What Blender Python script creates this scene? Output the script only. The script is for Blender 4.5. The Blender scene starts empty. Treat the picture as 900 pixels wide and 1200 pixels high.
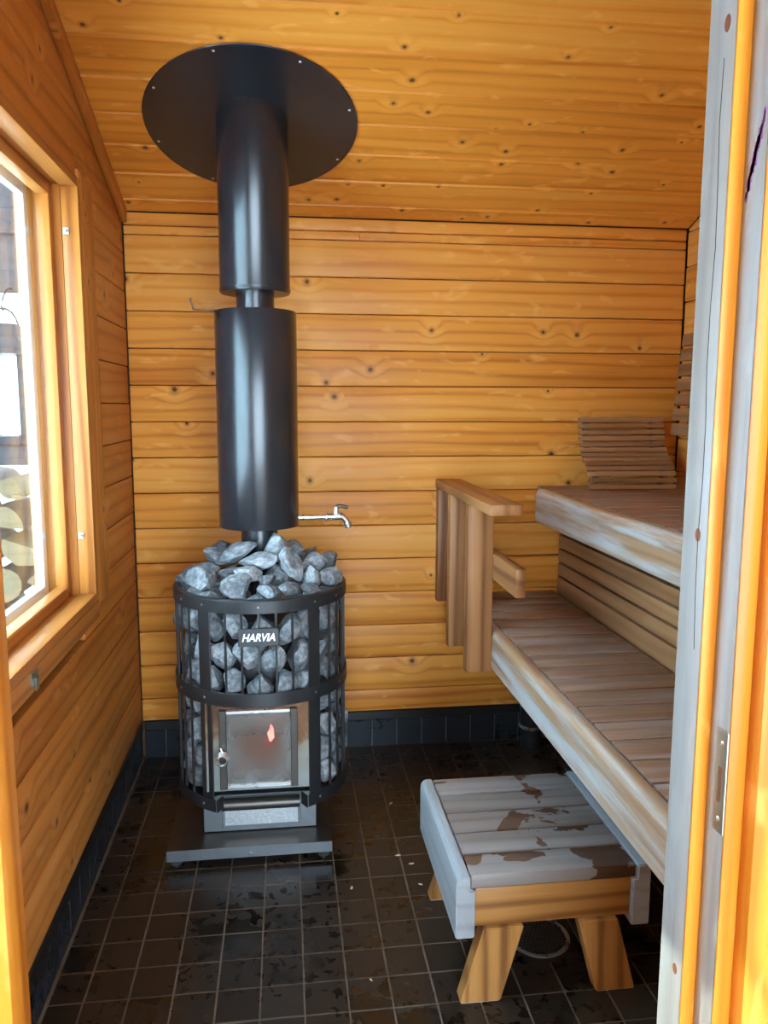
import bpy, bmesh, math, random
from mathutils import Matrix, Vector
random.seed(7)
S = bpy.context.scene
COL = S.collection
R = math.radians

# ------------------------------------------------------------------ camera, world, sun, exposure
cam_d = bpy.data.cameras.new('camera'); cam = bpy.data.objects.new('camera', cam_d); COL.objects.link(cam)
cam_d.sensor_fit = 'VERTICAL'; cam_d.sensor_height = 36.0; cam_d.lens = 36.0*922.9/1200.0
cam_d.clip_start = 0.02
_r = Vector((0.99219364, -0.12468211, 0.00248202)); _u = Vector((0.01420459, 0.13276564, 0.99104567)); _f = Vector((0.12389519, 0.98327395, -0.13350029))
cam.matrix_world = Matrix(((_r.x, _u.x, -_f.x, 0), (_r.y, _u.y, -_f.y, 0), (_r.z, _u.z, -_f.z, 1.348), (0, 0, 0, 1)))
S.camera = cam

world = bpy.data.worlds.new('sky'); S.world = world; world.use_nodes = True
_bg = world.node_tree.nodes['Background']
_bg.inputs[0].default_value = (0.64, 0.83, 1.0, 1); _bg.inputs[1].default_value = 11.5

sun_d = bpy.data.lights.new('sun', 'SUN'); sun = bpy.data.objects.new('sun', sun_d); COL.objects.link(sun)
sun_d.energy = 8.0; sun_d.angle = R(0.6); sun_d.color = (1.0, 0.93, 0.82)
sun.rotation_euler = Vector((1.0, -1.0, -1.05)).to_track_quat('-Z', 'Y').to_euler()
sun.location = (-3, 5, 5)

S.view_settings.view_transform = 'Standard'; S.view_settings.look = 'None'
S.view_settings.gamma = 1.0; S.view_settings.use_curve_mapping = False
S.view_settings.exposure = 0.62

# ------------------------------------------------------------------ room measures (metres; camera stands at x 0, y 0)
XL, XR, YB = -0.555, 1.545, 2.965          # left wall, right wall, back wall faces
ZC, SL = 2.022, 0.35                        # ceiling height at back wall, slope towards the door
YF = 0.84                                   # inner face of the door wall
def ceil_z(y): return ZC + SL*(YB - y)

# ------------------------------------------------------------------ node helpers
class NT:
    def __init__(self, name):
        self.m = bpy.data.materials.new(name); self.m.use_nodes = True
        self.t = self.m.node_tree; self.n = self.t.nodes; self.b = self.n['Principled BSDF']
    def node(self, typ, **kw):
        nd = self.n.new(typ)
        for k, v in kw.items():
            if k.startswith('i_'):
                key = k[2:]; key = int(key) if key.isdigit() else key
                self.put(nd.inputs[key], v)
            else: setattr(nd, k, v)
        return nd
    def put(self, sock, v):
        if hasattr(v, 'is_output') or isinstance(v, bpy.types.NodeSocket): self.t.links.new(v, sock)
        else: sock.default_value = v
    def math(self, op, a, b=0.0, c=0.0, clamp=False):
        nd = self.n.new('ShaderNodeMath'); nd.operation = op; nd.use_clamp = clamp
        for i, v in enumerate((a, b, c)): self.put(nd.inputs[i], v)
        return nd.outputs[0]
    def vec(self, x, y, z):
        nd = self.n.new('ShaderNodeCombineXYZ')
        for i, v in enumerate((x, y, z)): self.put(nd.inputs[i], v)
        return nd.outputs[0]
    def sep(self, v):
        nd = self.n.new('ShaderNodeSeparateXYZ'); self.put(nd.inputs[0], v); return nd.outputs
    def noise(self, v, scale, detail=2.0, rough=0.5, dist=0.0):
        nd = self.n.new('ShaderNodeTexNoise'); self.put(nd.inputs['Vector'], v)
        nd.inputs['Scale'].default_value = scale; nd.inputs['Detail'].default_value = detail
        nd.inputs['Roughness'].default_value = rough; nd.inputs['Distortion'].default_value = dist
        return nd.outputs[0]
    def rng(self, v, a, b, c=0.0, d=1.0, smooth=True):
        nd = self.n.new('ShaderNodeMapRange'); nd.interpolation_type = 'SMOOTHSTEP' if smooth else 'LINEAR'
        self.put(nd.inputs[0], v)
        for i, x in enumerate((a, b, c, d)): nd.inputs[i+1].default_value = x
        return nd.outputs[0]
    def mix(self, f, a, b, mode='MIX'):
        nd = self.n.new('ShaderNodeMix'); nd.data_type = 'RGBA'; nd.blend_type = mode
        self.put(nd.inputs[0], f)
        for i, v in ((6, a), (7, b)):
            self.put(nd.inputs[i], (*v, 1) if isinstance(v, tuple) and len(v) == 3 else v)
        return nd.outputs[2]
    def ramp(self, f, stops):
        nd = self.n.new('ShaderNodeValToRGB'); self.put(nd.inputs[0], f); cr = nd.color_ramp
        while len(cr.elements) < len(stops): cr.elements.new(0.5)
        for e, (p, c) in zip(cr.elements, stops): e.position = p; e.color = (*c, 1)
        return nd.outputs[0]
    def bump(self, h, strength=0.2, dist=0.002):
        nd = self.n.new('ShaderNodeBump'); self.put(nd.inputs['Height'], h)
        nd.inputs['Strength'].default_value = strength; nd.inputs['Distance'].default_value = dist
        self.put(self.b.inputs['Normal'], nd.outputs[0])
    def objcoord(self):
        tc = self.n.new('ShaderNodeTexCoord'); oi = self.n.new('ShaderNodeObjectInfo')
        r = oi.outputs['Random']
        off = self.vec(self.math('MULTIPLY', r, 37.3), self.math('MULTIPLY', r, 11.7), self.math('MULTIPLY', r, 71.9))
        nd = self.n.new('ShaderNodeVectorMath'); nd.operation = 'ADD'
        self.put(nd.inputs[0], tc.outputs['Object']); self.put(nd.inputs[1], off)
        return nd.outputs[0], r, tc.outputs['Object']
    def done(self, color=None, rough=None, metal=None, spec=None):
        if color is not None: self.put(self.b.inputs['Base Color'], (*color, 1) if isinstance(color, tuple) else color)
        if rough is not None: self.put(self.b.inputs['Roughness'], rough)
        if metal is not None: self.put(self.b.inputs['Metallic'], metal)
        if spec is not None: self.put(self.b.inputs['Specular IOR Level'], spec)
        return self.m

def wood(name, light, mid, dark, knot=(0.12, 0.05, 0.015), knots=0.5, kscale=4.2, rough=0.42, wear_or_sheen=None, wear_sheen_amt=0.0, wet=None, ring=0.5, vary=0.28, spec=0.5):
    """board stock: local X runs along the grain, local Z across the face"""
    N = NT(name); p, r, raw = N.objcoord(); x, y, z = N.sep(p)
    kv = N.node('ShaderNodeTexVoronoi', voronoi_dimensions='2D', feature='F1')
    N.put(kv.inputs['Vector'], N.vec(x, z, 0.0)); kv.inputs['Scale'].default_value = kscale
    d = kv.outputs['Distance']; cr, cg, cb = N.sep(kv.outputs['Color'])
    gate = N.math('LESS_THAN', cr, knots)
    warp = N.noise(N.vec(N.math('MULTIPLY', x, 18.0), N.math('MULTIPLY', z, 30.0), y), 1.0, 2)
    dd = N.math('ADD', d, N.math('MULTIPLY', N.math('SUBTRACT', warp, 0.5), 0.05))
    size = N.math('ADD', 0.55, N.math('MULTIPLY', cg, 0.8))
    dd = N.math('DIVIDE', dd, size)
    core = N.math('MULTIPLY', N.rng(dd, 0.022, 0.048, 1, 0), gate)
    rim = N.math('MULTIPLY', N.rng(dd, 0.04, 0.105, 1, 0), gate)
    halo = N.math('MULTIPLY', N.rng(dd, 0.03, 0.34, 1, 0), gate)
    low = N.noise(N.vec(N.math('MULTIPLY', x, 0.8), N.math('MULTIPLY', y, 6.0), N.math('MULTIPLY', z, 9.0)), 1.0, 2)
    g = N.math('ADD', N.math('MULTIPLY', z, 125.0), N.math('ADD', N.math('MULTIPLY', low, 11.0), N.math('MULTIPLY', halo, 5.0)))
    ringv = N.math('MULTIPLY', N.math('ADD', N.math('SINE', g), 1.0), 0.5)
    ringv = N.math('POWER', ringv, 3.5)
    fine = N.noise(N.vec(N.math('MULTIPLY', x, 5.0), N.math('MULTIPLY', y, 190.0), N.math('MULTIPLY', z, 190.0)), 1.0, 3, 0.6)
    tone = N.noise(N.vec(N.math('MULTIPLY', x, 0.9), N.math('MULTIPLY', y, 12.0), N.math('MULTIPLY', z, 13.0)), 1.0, 2)
    v = N.math('ADD', N.math('MULTIPLY', ringv, ring*0.55), N.math('ADD', N.math('MULTIPLY', fine, 0.34), N.math('MULTIPLY', tone, 0.72)))
    v = N.math('ADD', v, N.math('MULTIPLY', N.math('SUBTRACT', r, 0.5), vary))
    c = N.ramp(v, [(0.22, light), (0.58, mid), (1.0, dark)])
    fl = N.noise(N.vec(N.math('MULTIPLY', x, 9.0), N.math('MULTIPLY', y, 20.0), N.math('MULTIPLY', z, 26.0)), 1.0, 2, 0.5, 0.4)
    c = N.mix(N.math('MULTIPLY', N.rng(fl, 0.60, 0.72), 0.45 if knots else 0.0), c, tuple(min(1.0, a*1.1+0.03) for a in light))
    c = N.mix(N.math('MULTIPLY', halo, 0.35), c, tuple(min(1.0, a*1.12) for a in light))
    c = N.mix(N.math('MULTIPLY', rim, 0.45), c, tuple(0.55*a+0.3*b for a, b in zip(dark, knot)))
    c = N.mix(core, c, knot)
    ro = rough
    if wear_or_sheen is not None:
        w = N.noise(N.vec(N.math('MULTIPLY', x, 1.6), N.math('MULTIPLY', y, 12.0), N.math('MULTIPLY', z, 26.0)), 1.0, 6, 0.66)
        w = N.math('MULTIPLY', N.rng(w, 0.40, 0.66), wear_sheen_amt)
        c = N.mix(w, c, wear_or_sheen)
    if wet is not None:
        ws = N.noise(p, 5.5, 4, 0.55, 0.6)
        wm = N.rng(ws, 0.545, 0.565)
        c = N.mix(N.math('MULTIPLY', wm, 0.85), c, wet)
        ro = N.math('SUBTRACT', rough, N.math('MULTIPLY', wm, 0.28))
    N.bump(N.math('ADD', N.math('MULTIPLY', fine, 0.5), N.math('MULTIPLY', core, -0.6)), 0.22, 0.0025)
    return N.done(c, ro, spec=spec)

def plain(name, color, rough=0.5, metal=0.0, var=0.15, nscale=30.0, bump=0.0, spec=0.5, rvar=0.1):
    N = NT(name); p, r, raw = N.objcoord()
    n = N.noise(p, nscale, 4, 0.6)
    lo = tuple(c*(1-var) for c in color); hi = tuple(min(1, c*(1+var)) for c in color)
    c = N.mix(n, lo, hi)
    if bump: N.bump(n, bump, 0.003)
    return N.done(c, N.math('ADD', rough-rvar/2, N.math('MULTIPLY', n, rvar)), metal, spec)

M = {}
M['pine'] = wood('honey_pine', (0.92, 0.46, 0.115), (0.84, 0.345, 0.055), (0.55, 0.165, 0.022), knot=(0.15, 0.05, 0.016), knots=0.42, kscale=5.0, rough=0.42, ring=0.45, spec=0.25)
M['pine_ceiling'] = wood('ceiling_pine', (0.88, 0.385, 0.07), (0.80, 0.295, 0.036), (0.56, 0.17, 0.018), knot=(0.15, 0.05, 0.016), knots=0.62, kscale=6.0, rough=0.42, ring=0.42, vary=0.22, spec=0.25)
M['pine_left'] = wood('shaded_left_pine', (0.70, 0.30, 0.075), (0.60, 0.215, 0.038), (0.38, 0.108, 0.017), knot=(0.13, 0.045, 0.014), knots=0.5, kscale=4.6, rough=0.42, ring=0.55, spec=0.25)  # darker copy of the wall pine, left wall's shade painted in
M['frame_orange'] = wood('orange_lacquer_pine', (0.76, 0.33, 0.05), (0.68, 0.25, 0.022), (0.50, 0.15, 0.010), knots=0.25, kscale=3.0, rough=0.36, ring=0.8, spec=0.3)
M['frame_amber'] = wood('window_pine', (0.66, 0.29, 0.075), (0.55, 0.20, 0.036), (0.34, 0.105, 0.018), knots=0.0, rough=0.34, ring=0.9, spec=0.4)
M['jamb_grey'] = wood('weathered_grey_pine', (0.40, 0.385, 0.34), (0.32, 0.31, 0.28), (0.21, 0.195, 0.17), knot=(0.12, 0.08, 0.055), knots=0.25, kscale=3.0, rough=0.5, ring=0.35, wear_or_sheen=(0.37, 0.42, 0.44), wear_sheen_amt=0.6, vary=0.05)
M['bench'] = wood('bench_hardwood', (0.32, 0.185, 0.115), (0.255, 0.14, 0.083), (0.17, 0.085, 0.048), knots=0.0, rough=0.42, ring=0.25, wear_or_sheen=(0.40, 0.36, 0.345), wear_sheen_amt=0.5, vary=0.25, spec=0.35)
M['bench_front'] = wood('bench_edge_hardwood', (0.47, 0.30, 0.17), (0.37, 0.22, 0.12), (0.21, 0.11, 0.055), knots=0.0, rough=0.33, ring=0.4, wear_or_sheen=(0.50, 0.54, 0.56), wear_sheen_amt=0.85, vary=0.1)  # grey-blue wear colour also carries the window's bluish light
M['bench_slat'] = wood('slat_hardwood', (0.47, 0.26, 0.125), (0.37, 0.185, 0.08), (0.22, 0.10, 0.042), knots=0.0, rough=0.45, ring=0.4, vary=0.25, spec=0.3)
M['rail'] = wood('rail_hardwood', (0.50, 0.245, 0.10), (0.38, 0.165, 0.06), (0.20, 0.075, 0.026), knots=0.0, rough=0.42, ring=0.7, vary=0.3, spec=0.3)
M['stool_top'] = wood('grey_worn_wood', (0.33, 0.30, 0.285), (0.25, 0.215, 0.20), (0.15, 0.105, 0.085), knots=0.0, rough=0.42, ring=0.4, vary=0.15, wet=(0.095, 0.04, 0.018))
M['stool_skirt'] = wood('sky_lit_wood', (0.42, 0.45, 0.48), (0.35, 0.37, 0.39), (0.24, 0.235, 0.23), knots=0.0, rough=0.38, ring=0.4, vary=0.1)  # bluish window light on the side boards is put into this colour
M['stool_leg'] = wood('golden_worn_wood', (0.62, 0.34, 0.11), (0.47, 0.225, 0.06), (0.24, 0.095, 0.025), knots=0.0, rough=0.38, ring=0.8, vary=0.2)

M['black'] = plain('black_stove_paint', (0.017, 0.017, 0.018), 0.40, 0.0, 0.25, 60, 0.05)
M['black_satin'] = plain('black_flue_enamel', (0.015, 0.016, 0.019), 0.25, 0.0, 0.1, 90, rvar=0.02, spec=0.65)
M['iron'] = plain('grey_sheet_steel', (0.21, 0.22, 0.23), 0.40, 0.85, 0.2, 30, 0.03, rvar=0.04)
M['dark_iron'] = plain('dark_sheet_steel', (0.085, 0.072, 0.062), 0.38, 0.7, 0.35, 12, 0.03, rvar=0.08)
M['chrome'] = plain('bright_metal', (0.74, 0.73, 0.71), 0.28, 0.9, 0.1, 30)
M['zinc'] = plain('zinc_plate', (0.42, 0.47, 0.42), 0.38, 1.0, 0.18, 40)
M['galv'] = plain('galvanised_plate', (0.55, 0.56, 0.56), 0.4, 1.0, 0.55, 120, 0.3)
M['white_print'] = plain('white_print', (0.85, 0.85, 0.85), 0.5, 0, 0.02)
M['dark_void'] = plain('dark_backing', (0.03, 0.016, 0.008), 0.8, 0, 0.2)
M['backing'] = plain('board_backing', (0.10, 0.045, 0.014), 0.8, 0, 0.3)
M['rubber'] = plain('black_plastic', (0.012, 0.013, 0.016), 0.4, 0, 0.2)
M['snow'] = plain('packed_snow', (0.80, 0.83, 0.86), 0.7, 0, 0.05, 5)
M['shed'] = wood('grey_shed_board', (0.050, 0.060, 0.072), (0.036, 0.042, 0.052), (0.022, 0.026, 0.034), knots=0, rough=0.7, ring=0.4)
M['lantern'] = plain('lantern_iron', (0.012, 0.022, 0.036), 0.5, 0.3, 0.2)
M['sash_white'] = plain('white_sash_paint', (0.82, 0.85, 0.86), 0.4, 0, 0.05)
M['outer_cladding'] = plain('outer_cladding', (0.30, 0.12, 0.05), 0.7, 0, 0.2)
M['purple'] = plain('purple_marker', (0.30, 0.10, 0.28), 0.6, 0, 0.5, 200)
M['chip'] = plain('pale_chip', (0.6, 0.5, 0.4), 0.6, 0, 0.3)
M['red_hole'] = plain('bored_hole_wood', (0.22, 0.07, 0.02), 0.7, 0, 0.3)

def mk_panel():
    N = NT('heat_stained_steel'); p, r, raw = N.objcoord(); x, y, z = N.sep(raw)
    n = N.noise(raw, 14, 4, 0.6, 0.4)
    v = N.math('ADD', N.math('MULTIPLY', z, 3.2), N.math('MULTIPLY', N.math('SUBTRACT', n, 0.5), 1.0))
    c = N.ramp(N.math('ADD', v, 0.5), [(0.1, (0.27, 0.28, 0.27)), (0.5, (0.25, 0.22, 0.17)), (0.72, (0.17, 0.085, 0.04)), (0.95, (0.09, 0.04, 0.025))])
    return N.done(c, 0.42, 0.75)
M['panel'] = mk_panel()

def mk_stone():
    N = NT('grey_olivine_stone'); p, r, raw = N.objcoord()
    a = N.noise(p, 0.7, 5, 0.7); sp = N.noise(p, 3.2, 2, 0.6)
    v = N.math('ADD', N.math('MULTIPLY', a, 0.55), N.math('MULTIPLY', sp, 0.55))
    v = N.math('ADD', v, N.math('MULTIPLY', N.math('SUBTRACT', r, 0.5), 0.16))
    c = N.ramp(v, [(0.36, (0.035, 0.038, 0.042)), (0.55, (0.15, 0.16, 0.17)), (0.78, (0.42, 0.43, 0.44))])
    N.bump(N.math('ADD', a, N.math('MULTIPLY', sp, 0.35)), 0.8, 0.006)
    return N.done(c, 0.62)
M['stone'] = mk_stone()

def mk_tile(name, base, hi, wetamt):
    N = NT(name); p, r, raw = N.objcoord()
    geo = N.n.new('ShaderNodeNewGeometry'); P = geo.outputs['Position']
    n = N.noise(p, 26, 4, 0.6)
    c = N.mix(n, base, hi)
    c = N.mix(N.math('MULTIPLY', r, 0.5), c, tuple(0.55*b for b in base))
    w = N.noise(P, 34.0, 2, 0.5, 0.5); w2 = N.noise(P, 3.6, 3, 0.6)
    drop = N.math('MAXIMUM', N.math('MULTIPLY', N.rng(w, 0.56, 0.60), N.rng(w2, 0.44, 0.56)), N.rng(w2, 0.56, 0.66, 0.0, 0.75))
    drop = N.math('MULTIPLY', drop, wetamt)
    c = N.mix(N.math('MULTIPLY', drop, 0.7), c, tuple(0.22*b for b in base))
    ro = N.math('SUBTRACT', N.math('ADD', 0.24, N.math('MULTIPLY', n, 0.14)), N.math('MULTIPLY', drop, 0.18))
    N.bump(n, 0.06, 0.002)
    return N.done(c, ro, spec=0.35)
M['tile'] = mk_tile('dark_brown_floor_tile', (0.022, 0.015, 0.011), (0.040, 0.028, 0.020), 1.0)
M['tile_skirt'] = mk_tile('blue_black_skirting_tile', (0.018, 0.021, 0.026), (0.032, 0.037, 0.045), 0.4)
M['grout'] = plain('brown_grout', (0.15, 0.108, 0.075), 0.8, 0, 0.6, 5)
M['grout_skirt'] = plain('grey_grout', (0.17, 0.17, 0.165), 0.8, 0, 0.3, 8)
M['trim_black'] = plain('black_trim', (0.014, 0.012, 0.011), 0.38, 0, 0.4, 20)

def mk_glass(name, tint, rough, trans_mix=0.9):
    N = NT(name)
    N.n.remove(N.b)
    out = [n for n in N.n if n.type == 'OUTPUT_MATERIAL'][0]
    tr = N.n.new('ShaderNodeBsdfTransparent'); tr.inputs[0].default_value = (*tint, 1)
    gl = N.n.new('ShaderNodeBsdfGlossy'); gl.inputs['Roughness'].default_value = rough
    fr = N.n.new('ShaderNodeFresnel'); ge = N.n.new('ShaderNodeNewGeometry')
    N.put(fr.inputs[0], N.math('SUBTRACT', 1.45, N.math('MULTIPLY', ge.outputs['Backfacing'], 1.45-1/1.45)))   # same reflectance on both faces of the pane
    mx = N.n.new('ShaderNodeMixShader')
    N.t.links.new(fr.outputs[0], mx.inputs[0]); N.t.links.new(tr.outputs[0], mx.inputs[1]); N.t.links.new(gl.outputs[0], mx.inputs[2])
    N.t.links.new(mx.outputs[0], out.inputs[0])
    return N.m
M['glass'] = mk_glass('window_glass', (0.93, 0.98, 0.99), 0.0)

def mk_soot_haze():
    N = NT('sooty_hazy_stove_glass'); out = [n for n in N.n if n.type == 'OUTPUT_MATERIAL'][0]
    tc = N.n.new('ShaderNodeTexCoord'); raw = tc.outputs['Object']
    n = N.noise(raw, 11, 3, 0.5, 0.3); x, y, z = N.sep(raw)
    edge = N.math('MAXIMUM', N.math('MULTIPLY', N.math('ABSOLUTE', x), 8.0), N.math('MULTIPLY', N.math('ABSOLUTE', z), 7.0))
    soot_haze = N.rng(N.math('ADD', N.math('MULTIPLY', n, 0.5), edge), 0.35, 1.35)
    N.done(N.mix(n, (0.12, 0.10, 0.08), (0.26, 0.27, 0.27)), 0.14, 0.0)  # soft grey holds the glass's hazy reflection as well as soot
    tr = N.n.new('ShaderNodeBsdfTransparent'); tr.inputs[0].default_value = (0.85, 0.72, 0.58, 1)
    mx = N.n.new('ShaderNodeMixShader'); N.put(mx.inputs[0], N.math('ADD', 0.22, N.math('MULTIPLY', soot_haze, 0.6)))
    N.t.links.new(tr.outputs[0], mx.inputs[1]); N.t.links.new(N.b.outputs[0], mx.inputs[2]); N.t.links.new(mx.outputs[0], out.inputs[0])
    return N.m
M['soot_haze_glass'] = mk_soot_haze()

def mk_emit(name, col, s):
    N = NT(name); N.b.inputs['Emission Color'].default_value = (*col, 1); N.b.inputs['Emission Strength'].default_value = s
    return N.done((0.1, 0.02, 0.02), 0.8)
M['flame'] = mk_emit('pink_flame', (1.0, 0.16, 0.20), 9.0)
M['ember'] = mk_emit('ember_bed', (1.0, 0.50, 0.22), 0.10)

def mk_logend():
    N = NT('cut_birch_end'); p, r, raw = N.objcoord(); x, y, z = N.sep(raw)
    d = N.math('SQRT', N.math('ADD', N.math('MULTIPLY', y, y), N.math('MULTIPLY', z, z)))
    n = N.noise(p, 30, 3)
    v = N.math('MULTIPLY', N.math('ADD', N.math('SINE', N.math('ADD', N.math('MULTIPLY', d, 420.0), N.math('MULTIPLY', n, 3.0))), 1.0), 0.25)
    c = N.mix(N.math('ADD', v, N.math('MULTIPLY', n, 0.4)), (0.26, 0.19, 0.10), (0.17, 0.11, 0.055))
    return N.done(c, 0.75)
M['log_end'] = mk_logend()
M['bark'] = plain('birch_bark', (0.09, 0.07, 0.06), 0.85, 0, 0.6, 40, 0.4)

# ------------------------------------------------------------------ object helpers
WM = {}
def place(o, W, parent=None):
    WM[o] = W
    if parent is not None:
        o.parent = parent; o.matrix_local = WM[parent].inverted() @ W
    else: o.matrix_local = W
    return o
def tag(o, label=None, cat=None, group=None, kind=None):
    if label: o['label'] = label
    if cat: o['category'] = cat
    if group: o['group'] = group
    if kind: o['kind'] = kind
    return o
def empty(name, loc, label=None, cat=None, group=None, kind=None, parent=None):
    o = bpy.data.objects.new(name, None); COL.objects.link(o); o.empty_display_size = 0.05
    place(o, Matrix.Translation(loc), parent)
    return tag(o, label, cat, group, kind)
def bm_mesh(bm, name, mat, smooth=None):
    bmesh.ops.recalc_face_normals(bm, faces=bm.faces)
    if smooth is not None:
        for f in bm.faces: f.smooth = True
        for e in bm.edges:
            if len(e.link_faces) == 2 and e.calc_face_angle(0) > R(smooth): e.smooth = False
    me = bpy.data.meshes.new(name); bm.to_mesh(me); bm.free(); me.materials.append(mat)
    return me
def new(name, me, W=None, parent=None):
    o = bpy.data.objects.new(name, me); COL.objects.link(o)
    return place(o, W if W is not None else Matrix.Identity(4), parent)
def T(*v): return Matrix.Translation(v)
def basis(c, L, n):
    """local X = L (along the grain), local -Y = n (face), local Z = width"""
    X = Vector(L).normalized(); Y = -Vector(n).normalized(); Y = (Y - X*X.dot(Y)).normalized(); Z = X.cross(Y)
    return Matrix(((X.x, Y.x, Z.x, c[0]), (X.y, Y.y, Z.y, c[1]), (X.z, Y.z, Z.z, c[2]), (0, 0, 0, 1)))
CACHE = {}
def box_mesh(l, t, w, bev, mat, seg=2, name='board'):
    k = (round(l, 4), round(t, 4), round(w, 4), bev, mat, seg)
    if k not in CACHE:
        bm = bmesh.new(); bmesh.ops.create_cube(bm, size=1.0)
        bmesh.ops.scale(bm, vec=(l, t, w), verts=bm.verts)
        if bev: bmesh.ops.bevel(bm, geom=list(bm.edges), offset=bev, segments=seg, affect='EDGES', profile=0.5, clamp_overlap=True)
        CACHE[k] = bm_mesh(bm, name, M[mat], 35 if seg > 1 else None)
    return CACHE[k]
def board(name, c, L, n, l, w, t, mat, parent=None, bev=0.004, seg=2):
    return new(name, box_mesh(l, t, w, bev, mat, seg, name), basis(c, L, n), parent)
def abox(name, lo, hi, mat, parent=None, bev=0.0, seg=1, axis='X'):
    """axis-aligned block; axis tells which way its grain (local X) runs"""
    c = [(a+b)/2 for a, b in zip(lo, hi)]; d = [b-a for a, b in zip(lo, hi)]
    if axis == 'X': return board(name, c, (1, 0, 0), (0, -1, 0), d[0], d[2], d[1], mat, parent, bev, seg)
    if axis == 'Y': return board(name, c, (0, 1, 0), (1, 0, 0), d[1], d[2], d[0], mat, parent, bev, seg)
    if axis == 'Yt': return board(name, c, (0, 1, 0), (0, 0, 1), d[1], d[0], d[2], mat, parent, bev, seg)   # lying flat, width along x
    if axis == 'Xt': return board(name, c, (1, 0, 0), (0, 0, 1), d[0], d[1], d[2], mat, parent, bev, seg)   # lying flat, width along y
    if axis == 'Z': return board(name, c, (0, 0, 1), (0, -1, 0), d[2], d[0], d[1], mat, parent, bev, seg)
    return board(name, c, (0, 0, 1), (-1, 0, 0), d[2], d[1], d[0], mat, parent, bev, seg)                    # 'Zx': upright, face towards -x
def poly_board(name, pts, t, mat, W, parent=None, bev=0.004):
    """board with an arbitrary outline pts in local (X, Z), thickness along local Y"""
    bm = bmesh.new()
    f = [bm.verts.new((p[0], -t/2, p[1])) for p in pts]; b = [bm.verts.new((p[0], t/2, p[1])) for p in pts]
    bm.faces.new(f); bm.faces.new(b[::-1]); n = len(pts)
    for i in range(n): bm.faces.new((f[i], b[i], b[(i+1) % n], f[(i+1) % n]))
    if bev: bmesh.ops.bevel(bm, geom=list(bm.edges), offset=bev, segments=2, affect='EDGES', profile=0.5, clamp_overlap=True)
    return new(name, bm_mesh(bm, name, M[mat], 35), W, parent)
def lathe(bm, prof, seg=48, a0=0.0, a1=2*math.pi, closed_profile=False):
    full = abs(a1-a0-2*math.pi) < 1e-6; cnt = seg if full else seg+1; rings = []
    for i in range(cnt):
        a = a0+(a1-a0)*i/seg; rings.append([bm.verts.new((r*math.cos(a), r*math.sin(a), z)) for r, z in prof])
    m = len(prof)
    for i in range(seg if full else seg):
        A = rings[i]; B = rings[(i+1) % cnt]
        for j in range(m if closed_profile else m-1):
            k = (j+1) % m
            vs = [A[j], B[j], B[k], A[k]]
            try: bm.faces.new(vs)
            except ValueError: pass
    if not full and closed_profile:
        bm.faces.new(rings[0]); bm.faces.new(rings[-1][::-1])
    return bm
def turned(name, prof, mat, W, parent=None, seg=48, smooth=35, **kw):
    bm = bmesh.new(); lathe(bm, prof, seg, **kw); bmesh.ops.remove_doubles(bm, verts=bm.verts, dist=1e-5)
    return new(name, bm_mesh(bm, name, M[mat], smooth), W, parent)
def cyl_prof(r, z0, z1, b=0.003): return [(0.0, z0), (r-b, z0), (r, z0+b), (r, z1-b), (r-b, z1), (0.0, z1)]
def tube_path(name, pts, r, mat, parent=None, seg=10, W=None, closed=False):
    bm = bmesh.new(); pts = [Vector(p) for p in pts]; rings = []; n = len(pts); up = Vector((0.13, 0.21, 0.97)).normalized()
    for i, p in enumerate(pts):
        if closed: d = (pts[(i+1) % n]-pts[i-1])
        else: d = (pts[min(i+1, n-1)]-pts[max(i-1, 0)])
        d.normalize(); u = d.cross(up)
        if u.length < 0.05: u = d.cross(Vector((1, 0.1, 0)))
        u.normalize(); v = d.cross(u); rr = r[i] if isinstance(r, (list, tuple)) else r
        rings.append([bm.verts.new(p+(u*math.cos(2*math.pi*k/seg)+v*math.sin(2*math.pi*k/seg))*rr) for k in range(seg)])
    for i in range(n if closed else n-1):
        for k in range(seg): bm.faces.new((rings[i][k], rings[i][(k+1) % seg], rings[(i+1) % n][(k+1) % seg], rings[(i+1) % n][k]))
    if not closed: bm.faces.new(rings[0]); bm.faces.new(rings[-1][::-1])
    base = WM[parent].translation if parent is not None else pts[0]
    if W is None:
        W = Matrix.Translation(pts[0])
        for v in bm.verts: v.co -= pts[0]
    return new(name, bm_mesh(bm, name, M[mat], 40), W, parent)
def struct(o): o['kind'] = 'structure'; return o

# ------------------------------------------------------------------ floor
floor = struct(abox('floor', (XL-0.05, YF-0.13, -0.06), (XR+0.05, YB+0.05, -0.0011), 'grout'))
PT = 0.1; GX, GY = 0.0269, 0.0995       # tile grid offsets
tile_me = None
rest = bmesh.new()
def tile_box(bm, x0, x1, y0, y1, z0, z1, b=0.0012):
    vs = [bm.verts.new(p) for p in ((x0, y0, z0), (x1, y0, z0), (x1, y1, z0), (x0, y1, z0), (x0, y0, z1-b), (x1, y0, z1-b), (x1, y1, z1-b), (x0, y1, z1-b),
                                    (x0+b, y0+b, z1), (x1-b, y0+b, z1), (x1-b, y1-b, z1), (x0+b, y1-b, z1))]
    for q in ((0, 1, 5, 4), (1, 2, 6, 5), (2, 3, 7, 6), (3, 0, 4, 7), (4, 5, 9, 8), (5, 6, 10, 9), (6, 7, 11, 10), (7, 4, 8, 11), (8, 9, 10, 11)):
        bm.faces.new([vs[i] for i in q])
TC = {}
DRX, DRY = 0.627, 1.795
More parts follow.
